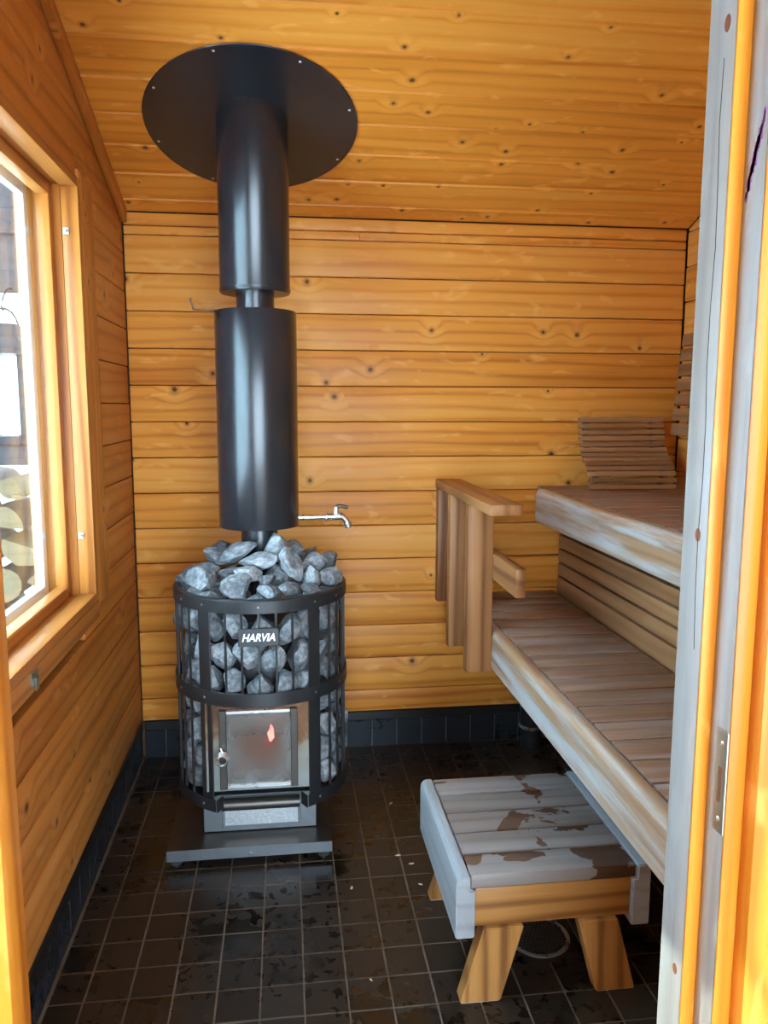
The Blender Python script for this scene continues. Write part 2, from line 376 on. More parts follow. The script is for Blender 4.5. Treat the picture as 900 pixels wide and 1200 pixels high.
for i in range(-8, 18):
    for j in range(6, 31):
        x0 = GX+i*PT+0.0016; x1 = x0+PT-0.0032; y0 = GY+j*PT+0.0016; y1 = y0+PT-0.0032
        x0 = max(x0, XL+0.004); x1 = min(x1, XR-0.002); y0 = max(y0, YF); y1 = min(y1, YB+0.004)
        if x1-x0 < 0.006 or y1-y0 < 0.006: continue
        if abs((x0+x1)/2-DRX) < 0.1 and abs((y0+y1)/2-DRY) < 0.1: continue
        cx, cy = (x0+x1)/2, (y0+y1)/2
        if cy > 1.5 and cx < 1.05 and cx < 0.45*cy+0.25:
            k = (round(x1-x0, 4), round(y1-y0, 4))
            if k not in TC:
                bm = bmesh.new(); tile_box(bm, -k[0]/2, k[0]/2, -k[1]/2, k[1]/2, -0.006, 0.0)
                TC[k] = bm_mesh(bm, 'tile', M['tile'])
            dz = random.uniform(-0.0007, 0.0005)
            new('tile', TC[k], T(cx, cy, dz) @ Matrix.Rotation(random.uniform(-0.004, 0.004), 4, 'X') @ Matrix.Rotation(random.uniform(-0.004, 0.004), 4, 'Y'), floor)
        else: tile_box(rest, x0, x1, y0, y1, -0.006, 0.0)
o = new('tiles', bm_mesh(rest, 'tiles', M['tile']), T(0, 0, 0), floor); o['kind'] = 'stuff'

# skirting of upright tiles under a black strip
def skirting(name, along, face_n, fixed, a0, a1):
    back = 0.014
    if along == 'x': root = struct(abox(name, (a0, fixed+0.004, 0.0), (a1, fixed+0.02, 0.113), 'grout_skirt'))
    else: root = struct(abox(name, (fixed-0.02, a0, 0.0), (fixed-0.004, a1, 0.113), 'grout_skirt'))
    n = int((a1-a0)/PT)+1
    for i in range(n+1):
        s = (math.floor(a0/PT)+i)*PT+0.031; e = s+PT-0.0035; s = max(s, a0); e = min(e, a1)
        if e-s < 0.008: continue
        if along == 'x': abox('tile', (s, fixed-0.002, 0.002), (e, fixed+0.006, 0.109), 'tile_skirt', root, 0.0012)
        else: abox('tile', (fixed-0.006, s, 0.002), (fixed+0.002, e, 0.109), 'tile_skirt', root, 0.0012, axis='Y')
    if along == 'x': abox('cap_strip', (a0, fixed-0.006, 0.112), (a1, fixed+0.02, 0.149), 'trim_black', root, 0.003, axis='X')
    else: abox('cap_strip', (fixed-0.02, a0, 0.112), (fixed+0.006, a1, 0.149), 'trim_black', root, 0.003, axis='Y')
    return root
skirting('baseboard_back', 'x', None, YB+0.012, XL+0.008, XR-0.01)
skirting('baseboard_left', 'y', None, XL-0.004, YF, YB+0.005)

# ------------------------------------------------------------------ back wall
PB = 0.1311; Z0 = 0.152
wall_back = struct(abox('wall_back', (XL-0.1, YB+0.034, -0.05), (XR+0.1, YB+0.12, 2.30), 'backing'))
zj = [0.152, 0.24]; z = 0.24
while z + PB < 1.95: z += PB; zj.append(z)
zj += [1.976, ZC-0.001]
for a, b in zip(zj[:-1], zj[1:]):
    dy = random.uniform(-0.0012, 0.0012)
    board('board', ((XL+XR)/2, YB+0.017+dy, (a+b)/2), (1, 0, 0), (0, -1, 0), XR-XL-0.006, b-a-0.0022, 0.034, 'pine', wall_back, 0.0045)
# short lighter filler strip let in below the top board
board('filler_strip', (0.43, YB-0.0015, 1.9585), (1, 0, 0), (0, -1, 0), 0.30, 0.028, 0.006, 'pine', wall_back, 0.002)

# ------------------------------------------------------------------ side walls (courses half a board lower than the back wall)
WY0, WY1, WZ0, WZ1 = 1.10, 2.205, 0.815, 1.925     # window hole in the left wall
def clip_board(z0, z1, y0, y1):
    """outline of a course between y0..y1 cut by the sloping ceiling"""
    pts = [(y0, z0), (y1, z0)]
    def lim(zv): return YB-(zv-ZC)/SL
    out = []
    ya, yb = min(y1, lim(z0)), min(y1, lim(z1))
    if ya <= y0+0.01: return None
    if yb >= y1: return [(y0, z0), (y1, z0), (y1, z1), (y0, z1)]
    if ya >= y1: # slope starts inside
        zs = ZC+SL*(YB-y1); res = [(y0, z0), (y1, z0), (y1, zs)]
        if yb > y0: res += [(yb, z1), (y0, z1)]
        else: res += [(y0, ZC+SL*(YB-y0))]
        return res
    res = [(y0, z0), (ya, z0)]
    if yb > y0: res += [(yb, z1), (y0, z1)]
    else: res += [(y0, ZC+SL*(YB-y0))]
    return res
courses = [0.152, 0.1745]; z = 0.1745
while z < 2.72: z += PB; courses.append(z)
courses = [0.152]+courses[2:]
def side_wall(name, xf, sgn, mat, hole):
    """xf inner face, sgn +1 when the face looks to +x"""
    xb0, xb1 = (xf-0.12, xf-0.034) if sgn > 0 else (xf+0.034, xf+0.12)
    t = 0.034; xc = xf-sgn*t/2
    def solid(bm, y0, y1, z0, z1):
        bmesh.ops.create_cube(bm, size=1.0, matrix=Matrix.Translation(((xb0+xb1)/2, (y0+y1)/2, (z0+z1)/2)) @ Matrix.Diagonal((xb1-xb0, y1-y0, z1-z0, 1)))
    bm = bmesh.new(); y_in, y_out = YF-0.1, YB+0.12
    if hole:
        solid(bm, y_in, WY0, -0.05, 2.85); solid(bm, WY1, y_out, -0.05, 2.2); solid(bm, WY0, WY1, -0.05, WZ0); solid(bm, WY0, WY1, WZ1, 2.3)
    else: solid(bm, y_in, y_out, -0.05, 2.3)
    root = struct(new(name, bm_mesh(bm, name, M['backing']), T(0, 0, 0)))
    for a, b in zip(courses[:-1], courses[1:]):
        spans = [(YF, YB-0.003)]
        if hole and a < WZ1-0.001 and b > WZ0+0.001: spans = [(YF, WY0), (WY1, YB-0.003)]
        for y0, y1 in spans:
            o = clip_board(a+0.0011, b-0.0011, y0, y1)
            if not o: continue
            dx = random.uniform(-0.0012, 0.0012)
            if sgn > 0: W = basis((xc+dx, 0, 0), (0, 1, 0), (1, 0, 0))
            else: W = basis((xc+dx, 0, 0), (0, -1, 0), (-1, 0, 0)); 
            flip = 1 if sgn > 0 else -1
            cy = sum(p[0] for p in o)/len(o); cz = (a+b)/2
            W = W.copy(); W.translation = (xc+dx, cy, cz)
            poly_board('board', [(flip*(p[0]-cy), p[1]-cz) for p in o], t, mat, W, root)
    return root
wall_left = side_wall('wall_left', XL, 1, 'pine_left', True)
wall_right = side_wall('wall_right', XR, -1, 'pine', False)

# ------------------------------------------------------------------ ceiling
cn = Vector((0, -SL, -1)).normalized(); cd = Vector((0, -1, SL)).normalized()   # normal into the room; up-slope direction
clen = (YB-(YF-0.1))*math.sqrt(1+SL*SL)
top0 = Vector(((XL+XR)/2, YB+0.12, ceil_z(YB+0.12)))
ceiling = struct(new('ceiling', box_mesh(XR-XL+0.34, 0.08, clen+0.5, 0, 'backing', 1, 'ceiling'),
                     basis(Vector(((XL+XR)/2, (YB+YF-0.1)/2, ceil_z((YB+YF-0.1)/2)))-cn*0.072, (1, 0, 0), cn)))
PC = 0.1415; n = int(clen/PC)+1; s = 0.078
edges = [0.0, s]
while s+PC < clen: s += PC; edges.append(s)
edges.append(clen)
for a, b in zip(edges[:-1], edges[1:]):
    c = Vector(((XL+XR)/2, YB, ZC))+cd*((a+b)/2)-cn*0.013
    w = b-a-0.0016; l = XR-XL-0.004; prof = [(-0.013, -w/2+0.0025), (-0.0105, -w/2), (0.013, -w/2), (0.013, w/2), (-0.003, w/2), (-0.013, w/2-0.007)]
    # local Z must point up the slope, towards the door, so that the wide chamfer faces the daylight
    Wb = basis(c-cn*random.uniform(0, 0.001), (1, 0, 0), cn)
    sgn = 1 if (Wb.to_3x3() @ Vector((0, 0, 1))).dot(cd) > 0 else -1
    bm = bmesh.new(); A = [bm.verts.new((-l/2, p[0], sgn*p[1])) for p in prof]; B = [bm.verts.new((l/2, p[0], sgn*p[1])) for p in prof]
    bm.faces.new(A); bm.faces.new(B[::-1])
    for i in range(6): bm.faces.new((A[i], A[(i+1) % 6], B[(i+1) % 6], B[i]))
    new('board', bm_mesh(bm, 'board', M['pine_ceiling']), Wb, ceiling)
# cover strip where the ceiling meets the left wall
a = Vector((XL+0.011, YB, ZC)); mid = a+cd*(clen/2-0.02)+cn*0.026
tr = struct(board('trim_1', mid, cd, (1, 0, 0), clen-0.06, 0.05, 0.02, 'pine_left', None, 0.004))

# ------------------------------------------------------------------ front wall with the door opening
DX0, DX1, DZ = -0.29, 0.45, 1.95
bm = bmesh.new()
def blk(lo, hi):
    bmesh.ops.create_cube(bm, size=1.0, matrix=Matrix.Translation([(p+q)/2 for p, q in zip(lo, hi)]) @ Matrix.Diagonal((*[q-p for p, q in zip(lo, hi)], 1)))
blk((XL-0.12, 0.745, -0.05), (DX0-0.04, 0.815, 2.82)); blk((DX1+0.04, 0.745, -0.05), (XR+0.12, 0.815, 2.82)); blk((DX0-0.04, 0.745, DZ+0.04), (DX1+0.04, 0.815, 2.82))
wall_front = struct(new('wall_front', bm_mesh(bm, 'wall_front', M['outer_cladding']), T(0, 0, 0)))
z = 0.0
while z < 2.70:
    b = min(z+PB, 2.74)
    if z < DZ+0.04:
        spans = [(XL+0.036, DX0-0.042), (DX1+0.042, XR-0.036)]
    else: spans = [(XL+0.036, XR-0.036)]
    for x0, x1 in spans: board('board', ((x0+x1)/2, 0.828, (z+b)/2), (-1, 0, 0), (0, 1, 0), x1-x0, b-z-0.002, 0.024, 'pine', wall_front, 0.004)
    z = b

door = empty('door_1', (DX1, 0.79, 0), kind='structure')
# right-hand side: weathered inner face, orange door stop, grey rebate, orange front edge, outer casing
def jamb_mesh(name, x0, x1, y0, y1, z1, mat, nrm):
    return board(name, ((x0+x1)/2, (y0+y1)/2, (z1-0.05)/2), (0, 0, 1), nrm, z1+0.05, (y1-y0) if nrm[0] else (x1-x0), (x1-x0) if nrm[0] else (y1-y0), mat, door, 0.0015)
jamb_mesh('jamb_face', 0.450, 0.472, 0.7885, 0.840, DZ, 'jamb_grey', (-1, 0, 0))
jamb_mesh('door_stop', 0.4502, 0.472, 0.785, 0.7883, DZ, 'frame_orange', (0, -1, 0))
jamb_mesh('rebate_face', 0.4655, 0.488, 0.7482, 0.7848, DZ, 'jamb_grey', (-1, 0, 0))
jamb_mesh('jamb_edge', 0.4657, 0.4905, 0.745, 0.748, DZ, 'frame_orange', (0, -1, 0))
jamb_mesh('casing', 0.4850, 0.640, 0.722, 0.7445, DZ+0.1, 'frame_orange', (0, -1, 0))
# left-hand side
jamb_mesh('jamb_face', -0.312, -0.290, 0.785, 0.840, DZ, 'frame_orange', (1, 0, 0))
jamb_mesh('rebate_face', -0.33, -0.306, 0.745, 0.7848, DZ, 'frame_orange', (1, 0, 0))
jamb_mesh('casing', -0.46, -0.322, 0.722, 0.7445, DZ+0.1, 'frame_orange', (0, -1, 0))
# head and threshold
abox('head', (-0.33, 0.745, DZ), (0.488, 0.84, DZ+0.03), 'frame_orange', door, 0.002)
abox('casing_head', (-0.46, 0.722, DZ+0.1001), (0.64, 0.7445, DZ+0.2), 'frame_orange', door, 0.002)
abox('threshold', (-0.289, 0.745, -0.06), (0.449, 0.84, 0.02), 'frame_orange', door, 0.004)
# bored holes and the drying crack
def plug(name, y, z, ry, rz, mat='red_hole', x=0.4497):
    bm = bmesh.new(); vs = [bm.verts.new((0, ry*math.cos(k*math.pi/8), rz*math.sin(k*math.pi/8))) for k in range(16)]; bm.faces.new(vs)
    e = bmesh.ops.extrude_face_region(bm, geom=list(bm.faces)); bmesh.ops.translate(bm, vec=(0.0015, 0, 0), verts=[v for v in e['geom'] if isinstance(v, bmesh.types.BMVert)])
    return new(name, bm_mesh(bm, name, M[mat]), T(x, y, z), door)
plug('bored_hole', 0.804, 1.732, 0.0055, 0.0085); plug('bored_hole', 0.806, 1.208, 0.0055, 0.0075); plug('bored_hole', 0.803, 0.688, 0.0048, 0.0065)
tube_path('drying_crack', [(0.4501, 0.807+0.0025*math.sin(k*1.7)-0.004*(k/10), 1.70-0.62*k/10) for k in range(11)], 0.0006, 'dark_void', door, 5)
# purple marker smear on the rebate
bm = bmesh.new(); random.seed(3)
for k in range(26):
    u = k/25; yy = 0.779-0.026*u+random.uniform(-0.002, 0.002); zz = 1.555+0.075*u+random.uniform(-0.002, 0.002); s = 0.0035+0.003*math.sin(u*3.1)
    bmesh.ops.create_cube(bm, size=1.0, matrix=Matrix.Translation((0.4654, yy, zz)) @ Matrix.Diagonal((0.0006, s, s*1.6, 1)))
new('marker_smear', bm_mesh(bm, 'marker_smear', M['purple']), T(0, 0, 0), door)
# strike plate
sp = empty('strike_plate', (0.4655, 0.7555, 0.945), parent=door)
def plate_with_slot():
    bm = bmesh.new(); Y0, Y1, Z0_, Z1_ = -0.0085, 0.0105, -0.058, 0.058; y0, y1, z0, z1 = -0.001, 0.0055, -0.024, 0.016
    ys, zs = [Y0, y0, y1, Y1], [Z0_, z0, z1, Z1_]; g = [[bm.verts.new((0, y, z)) for z in zs] for y in ys]
    for i in range(3):
        for j in range(3):
            if i == 1 and j == 1: continue
            bm.faces.new((g[i][j], g[i+1][j], g[i+1][j+1], g[i][j+1]))
    e = bmesh.ops.extrude_face_region(bm, geom=list(bm.faces)); bmesh.ops.translate(bm, vec=(-0.0016, 0, 0), verts=[v for v in e['geom'] if isinstance(v, bmesh.types.BMVert)])
    return bm
new('plate', bm_mesh(plate_with_slot(), 'plate', M['zinc']), WM[sp], sp)
abox('latch_slot', (0.4651, 0.7542, 0.920), (0.4656, 0.7612, 0.962), 'red_hole', sp)
for dz in (-0.043, 0.043):
    turned('screw', [(0, 0), (0.0028, 0), (0.0032, 0.0006), (0.0016, 0.0014), (0, 0.0010)], 'chrome', T(0.4640, 0.7565, 0.945+dz) @ Matrix.Rotation(-math.pi/2, 4, 'Y'), sp, 14)

# ------------------------------------------------------------------ window in the left wall
win = empty('window_1', (XL, (WY0+WY1)/2, WZ0), kind='structure')
def wb(name, lo, hi, mat, axis, bev=0.002): return abox(name, lo, hi, mat, win, bev, 2, axis)
fx0, fx1 = -0.557, -0.515
for (nm, xa, xb, inset, wd, mat) in (('frame_lining', -0.558, -0.515, 0.0, 0.025, 'frame_amber'), ('frame_back', -0.675, -0.560, 0.0, 0.019, 'frame_amber'),
                                     ('inner_sash', -0.612, -0.580, 0.019, 0.032, 'frame_amber'), ('outer_sash', -0.660, -0.640, 0.019, 0.034, 'sash_white')):
    y0, y1, z0, z1 = WY0+inset, WY1-inset, WZ0+inset, WZ1-inset
    wb(nm+'_stile', (xa, y1-wd, z0), (xb, y1, z1), mat, 'Z'); wb(nm+'_stile', (xa, y0, z0), (xb, y0+wd, z1), mat, 'Z')
    wb(nm+'_rail', (xa, y0+wd+0.0004, z0), (xb, y1-wd-0.0004, z0+wd), mat, 'Y'); wb(nm+'_rail', (xa, y0+wd+0.0004, z1-wd), (xb, y1-wd-0.0004, z1), mat, 'Y')
for x in (-0.596, -0.650):
    wb('pane', (x-0.0015, WY0+0.05, WZ0+0.05), (x+0.0015, WY1-0.05, WZ1-0.05), 'glass', 'Y', 0)
# face boards around the frame
wb('apron_board', (-0.5548, WY0-0.05, 0.768), (-0.514, WY1+0.0, WZ0-0.0005), 'frame_amber', 'Y', 0.002)
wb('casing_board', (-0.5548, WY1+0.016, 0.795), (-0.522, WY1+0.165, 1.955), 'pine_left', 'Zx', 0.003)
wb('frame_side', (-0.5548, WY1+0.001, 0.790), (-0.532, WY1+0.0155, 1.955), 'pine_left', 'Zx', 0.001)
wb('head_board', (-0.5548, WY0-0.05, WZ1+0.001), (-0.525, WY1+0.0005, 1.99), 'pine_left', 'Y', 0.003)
lt = empty('latch', (-0.514, 1.62, 0.80), parent=win)
abox('latch_plate', (-0.514, 1.600, 0.785), (-0.510, 1.640, 0.812), 'zinc', lt, 0.001)
abox('latch_tongue', (-0.510, 1.612, 0.772), (-0.505, 1.628, 0.800), 'zinc', lt, 0.0015)
for zz in (1.0, 1.79):
    k = empty('catch', (-0.545, WY1-0.026, zz), parent=win)
    abox('catch_plate', (-0.556, WY1-0.0275, zz-0.009), (-0.540, WY1-0.0255, zz+0.009), 'zinc', k, 0.001)
    turned('catch_pin', cyl_prof(0.004, 0, 0.014, 0.001), 'chrome', T(-0.546, WY1-0.0285, zz) @ Matrix.Rotation(math.pi/2, 4, 'X'), k, 12)

# ------------------------------------------------------------------ benches
def bench(name, label, xg, xfront, xback, z, zb, y0, y1, yfront_end, joints):
    root = empty(name, ((xg+xback)/2, (y0+y1)/2, zb), label, 'bench')
    th = 0.028
    for a, b in zip(joints[:-1], joints[1:]):
        lo, hi = min(a, b), max(a, b)
        abox('deck_board', (xg+0.006, lo+0.0032, z-th+random.uniform(-0.0006, 0)), (xback, hi-0.0032, z+random.uniform(-0.0008, 0.0004)), 'bench', root, 0.0018, 2, 'Xt')
    abox('back_rail', (xback-0.03, y0, zb+0.02), (min(xback+0.018, XR-0.004), y1, z-th-0.001), 'bench', root, 0.002, 1, 'Y')  # added rail that keeps the gap behind the deck dark
    # rounded front board
    t = xg-xfront; h = z-zb; prof = [(-t/2, -h/2+0.004), (-t/2+0.004, -h/2), (t/2, -h/2), (t/2, h/2-0.001)]
    r = 0.02
    for k in range(7):
        a = math.pi/2*k/6; prof.append((-t/2+r-r*math.sin(a), h/2-r+r*math.cos(a)))
    bm = bmesh.new(); L = (yfront_end-y0)
    A = [bm.verts.new((-L/2, -p[0]*-1, p[1])) for p in prof]; B = [bm.verts.new((L/2, p[0], p[1])) for p in prof]
    bm.faces.new(A[::-1]); bm.faces.new(B)
    for i in range(len(prof)):
        j = (i+1) % len(prof); bm.faces.new((A[i], A[j], B[j], B[i]))
    W = Matrix(((0, 1, 0, (xg+xfront)/2), (1, 0, 0, (y0+yfront_end)/2), (0, 0, 1, (z+zb)/2), (0, 0, 0, 1)))
    new('front_board', bm_mesh(bm, 'front_board', M['bench_front'], 30), W, root)
    for yy in (y0+0.10, (y0+y1)/2, y1-0.05):
        abox('bearer', (xg+0.004, yy-0.022, zb+0.006), (xback-0.031, yy+0.022, z-th-0.002), 'bench_slat', root, 0.002, 1, 'X')
    return root
zl, zu = 0.622, 1.040
jl = [YB-0.003]; y = 2.868
while y > 0.95: jl.append(y); y -= 0.0998
jl.append(0.90)
bench('lower_bench', 'low brown sauna bench of cross planks with a pale worn front board, bluish window light in its colour', 0.694, 0.660, 1.050, zl, 0.497, 0.90, YB-0.003, YB-0.003, jl)
ju = [YB-0.003]; y = 2.905
while y > 0.95: ju.append(y); y -= 0.0998
ju.append(0.90)
bench('upper_bench', 'high brown sauna bench of cross planks below the wall backrest', 0.970, 0.938, XR-0.004, zu, 0.916, 0.90, YB-0.003, 2.86, ju)
sk = empty('bench_skirt', (1.09, 1.93, zl), 'slatted wooden panel between the two sauna benches', 'slat panel')
for a, b in ((0.606, 0.678), (0.686, 0.734), (0.742, 0.790), (0.798, 0.846), (0.854, 0.902)):
    abox('slat', (1.070, 0.90, a), (1.092, YB-0.004, b), 'bench_slat', sk, 0.003, 2, 'Y')
for yy in (1.0, 1.7, 2.28, 2.93):
    abox('upright', (1.0925, yy-0.02, 0.55), (1.13, yy+0.02, 0.915), 'bench_slat', sk, 0.002, 1, 'Z')

# guard rail between stove and bench
gr = empty('guard_rail', (0.62, 2.6, 0.487), 'wooden guard rail of upright boards between stove and bench', 'railing')
for y, zb in ((2.42, 0.487), (2.70, 0.487), (2.918, 0.60)):
    abox('post', (0.575, y, zb), (0.6585, y+0.043, 1.0395), 'rail', gr, 0.003, 2, 'Z')
abox('top_rail', (0.572, 2.145, 1.040), (0.668, YB-0.003, 1.071), 'rail', gr, 0.003, 2, 'Yt')
abox('lower_rail', (0.6590, 2.168, 0.795), (0.688, YB-0.003, 0.880), 'rail', gr, 0.003, 2, 'Y')

# headrest on the upper bench: slats on an S-shaped side rib
hr = empty('headrest', (1.29, 2.87, zu), 'curved slatted wooden headrest standing on the upper bench', 'headrest')
ctrl = [(2.795, 1.0505), (2.793, 1.075), (2.797, 1.102), (2.822, 1.128), (2.852, 1.150), (2.878, 1.176), (2.893, 1.206), (2.902, 1.238), (2.909, 1.270), (2.913, 1.297)]
def samp(ctrl, s):
    seg = [math.dist(a, b) for a, b in zip(ctrl[:-1], ctrl[1:])]; tot = sum(seg); d = s*tot
    for (a, b), l in zip(zip(ctrl[:-1], ctrl[1:]), seg):
        if d <= l+1e-9: u = d/l; return (a[0]+(b[0]-a[0])*u, a[1]+(b[1]-a[1])*u), ((b[0]-a[0])/l, (b[1]-a[1])/l)
        d -= l
    return ctrl[-1], ((b[0]-a[0])/l, (b[1]-a[1])/l)
for k in range(13):
    (y, z), (ty, tz) = samp(ctrl, k/12); nrm = (0, -tz, ty)
    if nrm[1] > 0: nrm = (0, -nrm[1], -nrm[2])
    jx = random.uniform(-0.002, 0.002)
    board('slat', (1.287+jx, y, z), (1, 0, 0), nrm, 0.345, 0.0175, 0.012, 'bench_slat', hr, 0.002, 1)
for x in (1.15, 1.42):
    bm = bmesh.new(); pts = [samp(ctrl, k/16) for k in range(17)]; fr, bk = [], []
    for (y, z), (ty, tz) in pts:
        n = Vector((0, tz, -ty)); n = n if n.y > 0 else -n
        fr.append((y+n.y*0.0056, z+n.z*0.0056)); bk.append((y+n.y*0.03, max(z+n.z*0.03, zu+0.001)))
    fr[0] = (fr[0][0], zu+0.001); bk[0] = (bk[0][0]+0.05, zu+0.001)
    for s in (-0.009, 0.009):
        pass
    V = [[bm.verts.new((s, p[0]-2.86, p[1]-zu)) for p in fr+bk[::-1]] for s in (-0.009, 0.009)]
    m = len(fr); tot = 2*m
    for lay in V:
        for i in range(m-1): bm.faces.new((lay[i], lay[i+1], lay[tot-2-i], lay[tot-1-i]))
    for i in range(tot): bm.faces.new((V[0][i], V[0][(i+1) % tot], V[1][(i+1) % tot], V[1][i]))
    new('side_rib', bm_mesh(bm, 'side_rib', M['bench_slat']), T(x, 2.86, zu), hr)

# leaning slatted backrest on the right wall
wr = empty('wall_backrest', (1.52, 2.4, 1.26), 'leaning slatted wooden backrest on the wall above the upper bench', 'backrest')
for k in range(7):
    z = 1.262+k*0.056; x = 1.488+k*0.0048
    board('slat', (x, 2.0, z), (0, -1, 0), (-1, 0, 0.085), 1.80, 0.046, 0.014, 'bench_slat', wr, 0.003, 2)
for yy in (1.3, 2.05, 2.80):
    board('upright', (1.521, yy, 1.435), (0, -0.085, 1), (-1, 0, 0.0857), 0.36, 0.045, 0.020, 'bench_slat', wr, 0.002, 1)

# ------------------------------------------------------------------ step stool
st = empty('step_stool', (0.6, 1.84, 0), 'low wooden step stool with wet grey slatted top and splayed legs', 'stool')
js = [1.607, 1.697, 1.791, 1.888, 1.985, 2.078]
for a, b in zip(js[:-1], js[1:]):
    abox('top_slat', (0.4035, a+0.0034, 0.268), (0.7925, b-0.0034, 0.300+random.uniform(-0.0008, 0.0004)), 'stool_top', st, 0.0025, 2, 'Xt')
for sgn, xo in ((1, 0.368), (-1, 0.828)):
    prof = [(0.0, 0.150), (0.044, 0.150), (0.044, 0.2675), (0.0325, 0.2675), (0.0325, 0.300), (0.014, 0.300), (0.004, 0.294), (0.0, 0.282)]
    bm = bmesh.new(); L = 0.478
    A = [bm.verts.new((-L/2, sgn*(p[0]-0.022), p[1]-0.225)) for p in prof]; B = [bm.verts.new((L/2, sgn*(p[0]-0.022), p[1]-0.225)) for p in prof]
    bm.faces.new(A[::-1]); bm.faces.new(B)
    for i in range(len(prof)): j = (i+1) % len(prof); bm.faces.new((A[i], A[j], B[j], B[i]))
    bmesh.ops.recalc_face_normals(bm, faces=bm.faces)
    bmesh.ops.bevel(bm, geom=list(bm.edges), offset=0.003, segments=2, affect='EDGES', clamp_overlap=True)
    W = Matrix(((0, 1, 0, xo+sgn*0.022), (1, 0, 0, 1.8425), (0, 0, 1, 0.225), (0, 0, 0, 1)))
    new('side_board', bm_mesh(bm, 'side_board', M['stool_skirt'], 30), W, st)
for y0 in (1.612, 2.045):
    abox('apron', (0.4135, y0, 0.174), (0.7825, y0+0.026, 0.2665), 'stool_leg', st, 0.002, 2, 'X')
for sx in (-1, 1):
    for yf, tilt in ((1.587, 1), (1.968, -1)):
        # splayed plank leg: bottom further out than top
        xb0, xt0 = ((0.377, 0.432) if sx < 0 else (0.699, 0.656)); wv = 0.094
        pts = [(xb0, 0.002), (xb0+wv, 0.002), (xt0+wv, 0.1735), (xt0, 0.1735)]
        cx = sum(p[0] for p in pts)/4; cz = 0.087
        bm = bmesh.new(); t = 0.042
        f = [bm.verts.new((p[1]-cz, (-t/2+(0.012*(p[1]/0.17) if tilt > 0 else -0.012*(p[1]/0.17))), -(p[0]-cx))) for p in pts]
        b = [bm.verts.new((v.co.x, v.co.y+t, v.co.z)) for v in f]
        bm.faces.new(f); bm.faces.new(b[::-1])
        for i in range(4): bm.faces.new((f[i], b[i], b[(i+1) % 4], f[(i+1) % 4]))
        bmesh.ops.recalc_face_normals(bm, faces=bm.faces)
        bmesh.ops.bevel(bm, geom=list(bm.edges), offset=0.0025, segments=2, affect='EDGES', clamp_overlap=True)
        W = Matrix(((0, 0, -1, cx), (0, 1, 0, yf+t/2), (1, 0, 0, cz), (0, 0, 0, 1)))
        new('leg', bm_mesh(bm, 'leg', M['stool_leg'], 30), W, st)
        abox('foot_pad', (xb0+0.004, yf+0.004, 0.0), (xb0+wv-0.004, yf+t-0.004, 0.0019), 'white_print', st)

# ------------------------------------------------------------------ stove on its floor plate
SX, SY, SR = -0.080, 2.434, 0.265
pl = empty('floor_plate', (-0.118, 2.47, 0.0), 'dark steel plate on small feet under the stove', 'base plate')
bm = bmesh.new()
bmesh.ops.create_cube(bm, size=1.0, matrix=Matrix.Diagonal((0.485, 0.50, 0.004, 1)))
new('plate_top', bm_mesh(bm, 'plate_top', M['dark_iron']), T(-0.118, 2.461, 0.053), pl)
abox('plate_edge', (-0.3605, 2.2085, 0.022), (0.1245, 2.2108, 0.0552), 'iron', pl, 0.0008)
for x in (-0.3605, 0.1222): abox('plate_edge', (x, 2.2112, 0.022), (x+0.0023, 2.71, 0.0508), 'iron', pl)
abox('plate_edge', (-0.358, 2.708, 0.022), (0.122, 2.710, 0.0508), 'iron', pl)
turned('bolt', [(0, 0), (0.006, 0), (0.006, 0.003), (0, 0.0045)], 'iron', T(-0.118, 2.2085, 0.034) @ Matrix.Rotation(math.pi/2, 4, 'X'), pl, 12)
for x in (-0.335, 0.100):
    for y in (2.238, 2.68):
        turned('foot', [(0, 0), (0.016, 0), (0.017, 0.004), (0.012, 0.008), (0.005, 0.010), (0.005, 0.051), (0, 0.051)], 'iron', T(x, y, 0), pl, 20)

sv = empty('sauna_stove', (SX, SY, 0.056), 'round black wood burning sauna stove with a cage of bars and glass door', 'stove')
def ring_band(name, z0, z1, r, t, mat, a0=0.0, a1=2*math.pi, seg=96, lip=0.0):
    prof = [(r-t, z0), (r-0.0008, z0), (r, z0+0.0012), (r, z1-0.0012), (r-0.0008, z1), (r-t, z1)]
    if lip: prof = [(r-t, z0), (r-0.0008, z0), (r, z0+0.0012), (r, z1-0.004), (r-0.004, z1), (r-lip, z1), (r-lip, z1-0.003), (r-t, z1-0.004)]
    bm = bmesh.new(); lathe(bm, [(a, b-z0) for a, b in prof], seg, a0, a1, True)
    return new(name, bm_mesh(bm, name, M[mat], 30), T(SX, SY, z0), sv)
def ang(deg): return R(deg-90.0)       # 0 deg faces the door side (-y), positive to the right
rt = ring_band('basket_ring', 0.770, 0.809, SR, 0.004, 'black', lip=0.018)
rm = ring_band('basket_ring', 0.497, 0.538, SR+0.001, 0.004, 'black')
rb = ring_band('basket_ring', 0.170, 0.208, SR+0.001, 0.004, 'black', ang(31), ang(329))
for deg in (29.5, -29.5):               # in-turned ends of the open lower ring
    a = ang(deg); x = SX+(SR-0.014)*math.cos(a); y = SY+(SR-0.014)*math.sin(a)
    board('ring_end', (x, y, 0.189), (math.cos(a), math.sin(a), 0), (-math.sin(a), math.cos(a), 0), 0.034, 0.038, 0.004, 'black', sv, 0.0008, 1)
for rg, z, degs in ((rt, 0.789, (-58, -37, 37, 58, 0)), (rm, 0.517, (-37, 37, -62, 62)), (rb, 0.189, (-40, 40))):
    for dg in degs:
        a = ang(dg)
        turned('rivet', [(0, 0), (0.0042, 0), (0.003, 0.0018), (0, 0.0025)], 'iron', T(SX+(SR+0.001)*math.cos(a), SY+(SR+0.001)*math.sin(a), z) @ Matrix.Rotation(a, 4, 'Z') @ Matrix.Rotation(math.pi/2, 4, 'Y'), rg, 10)
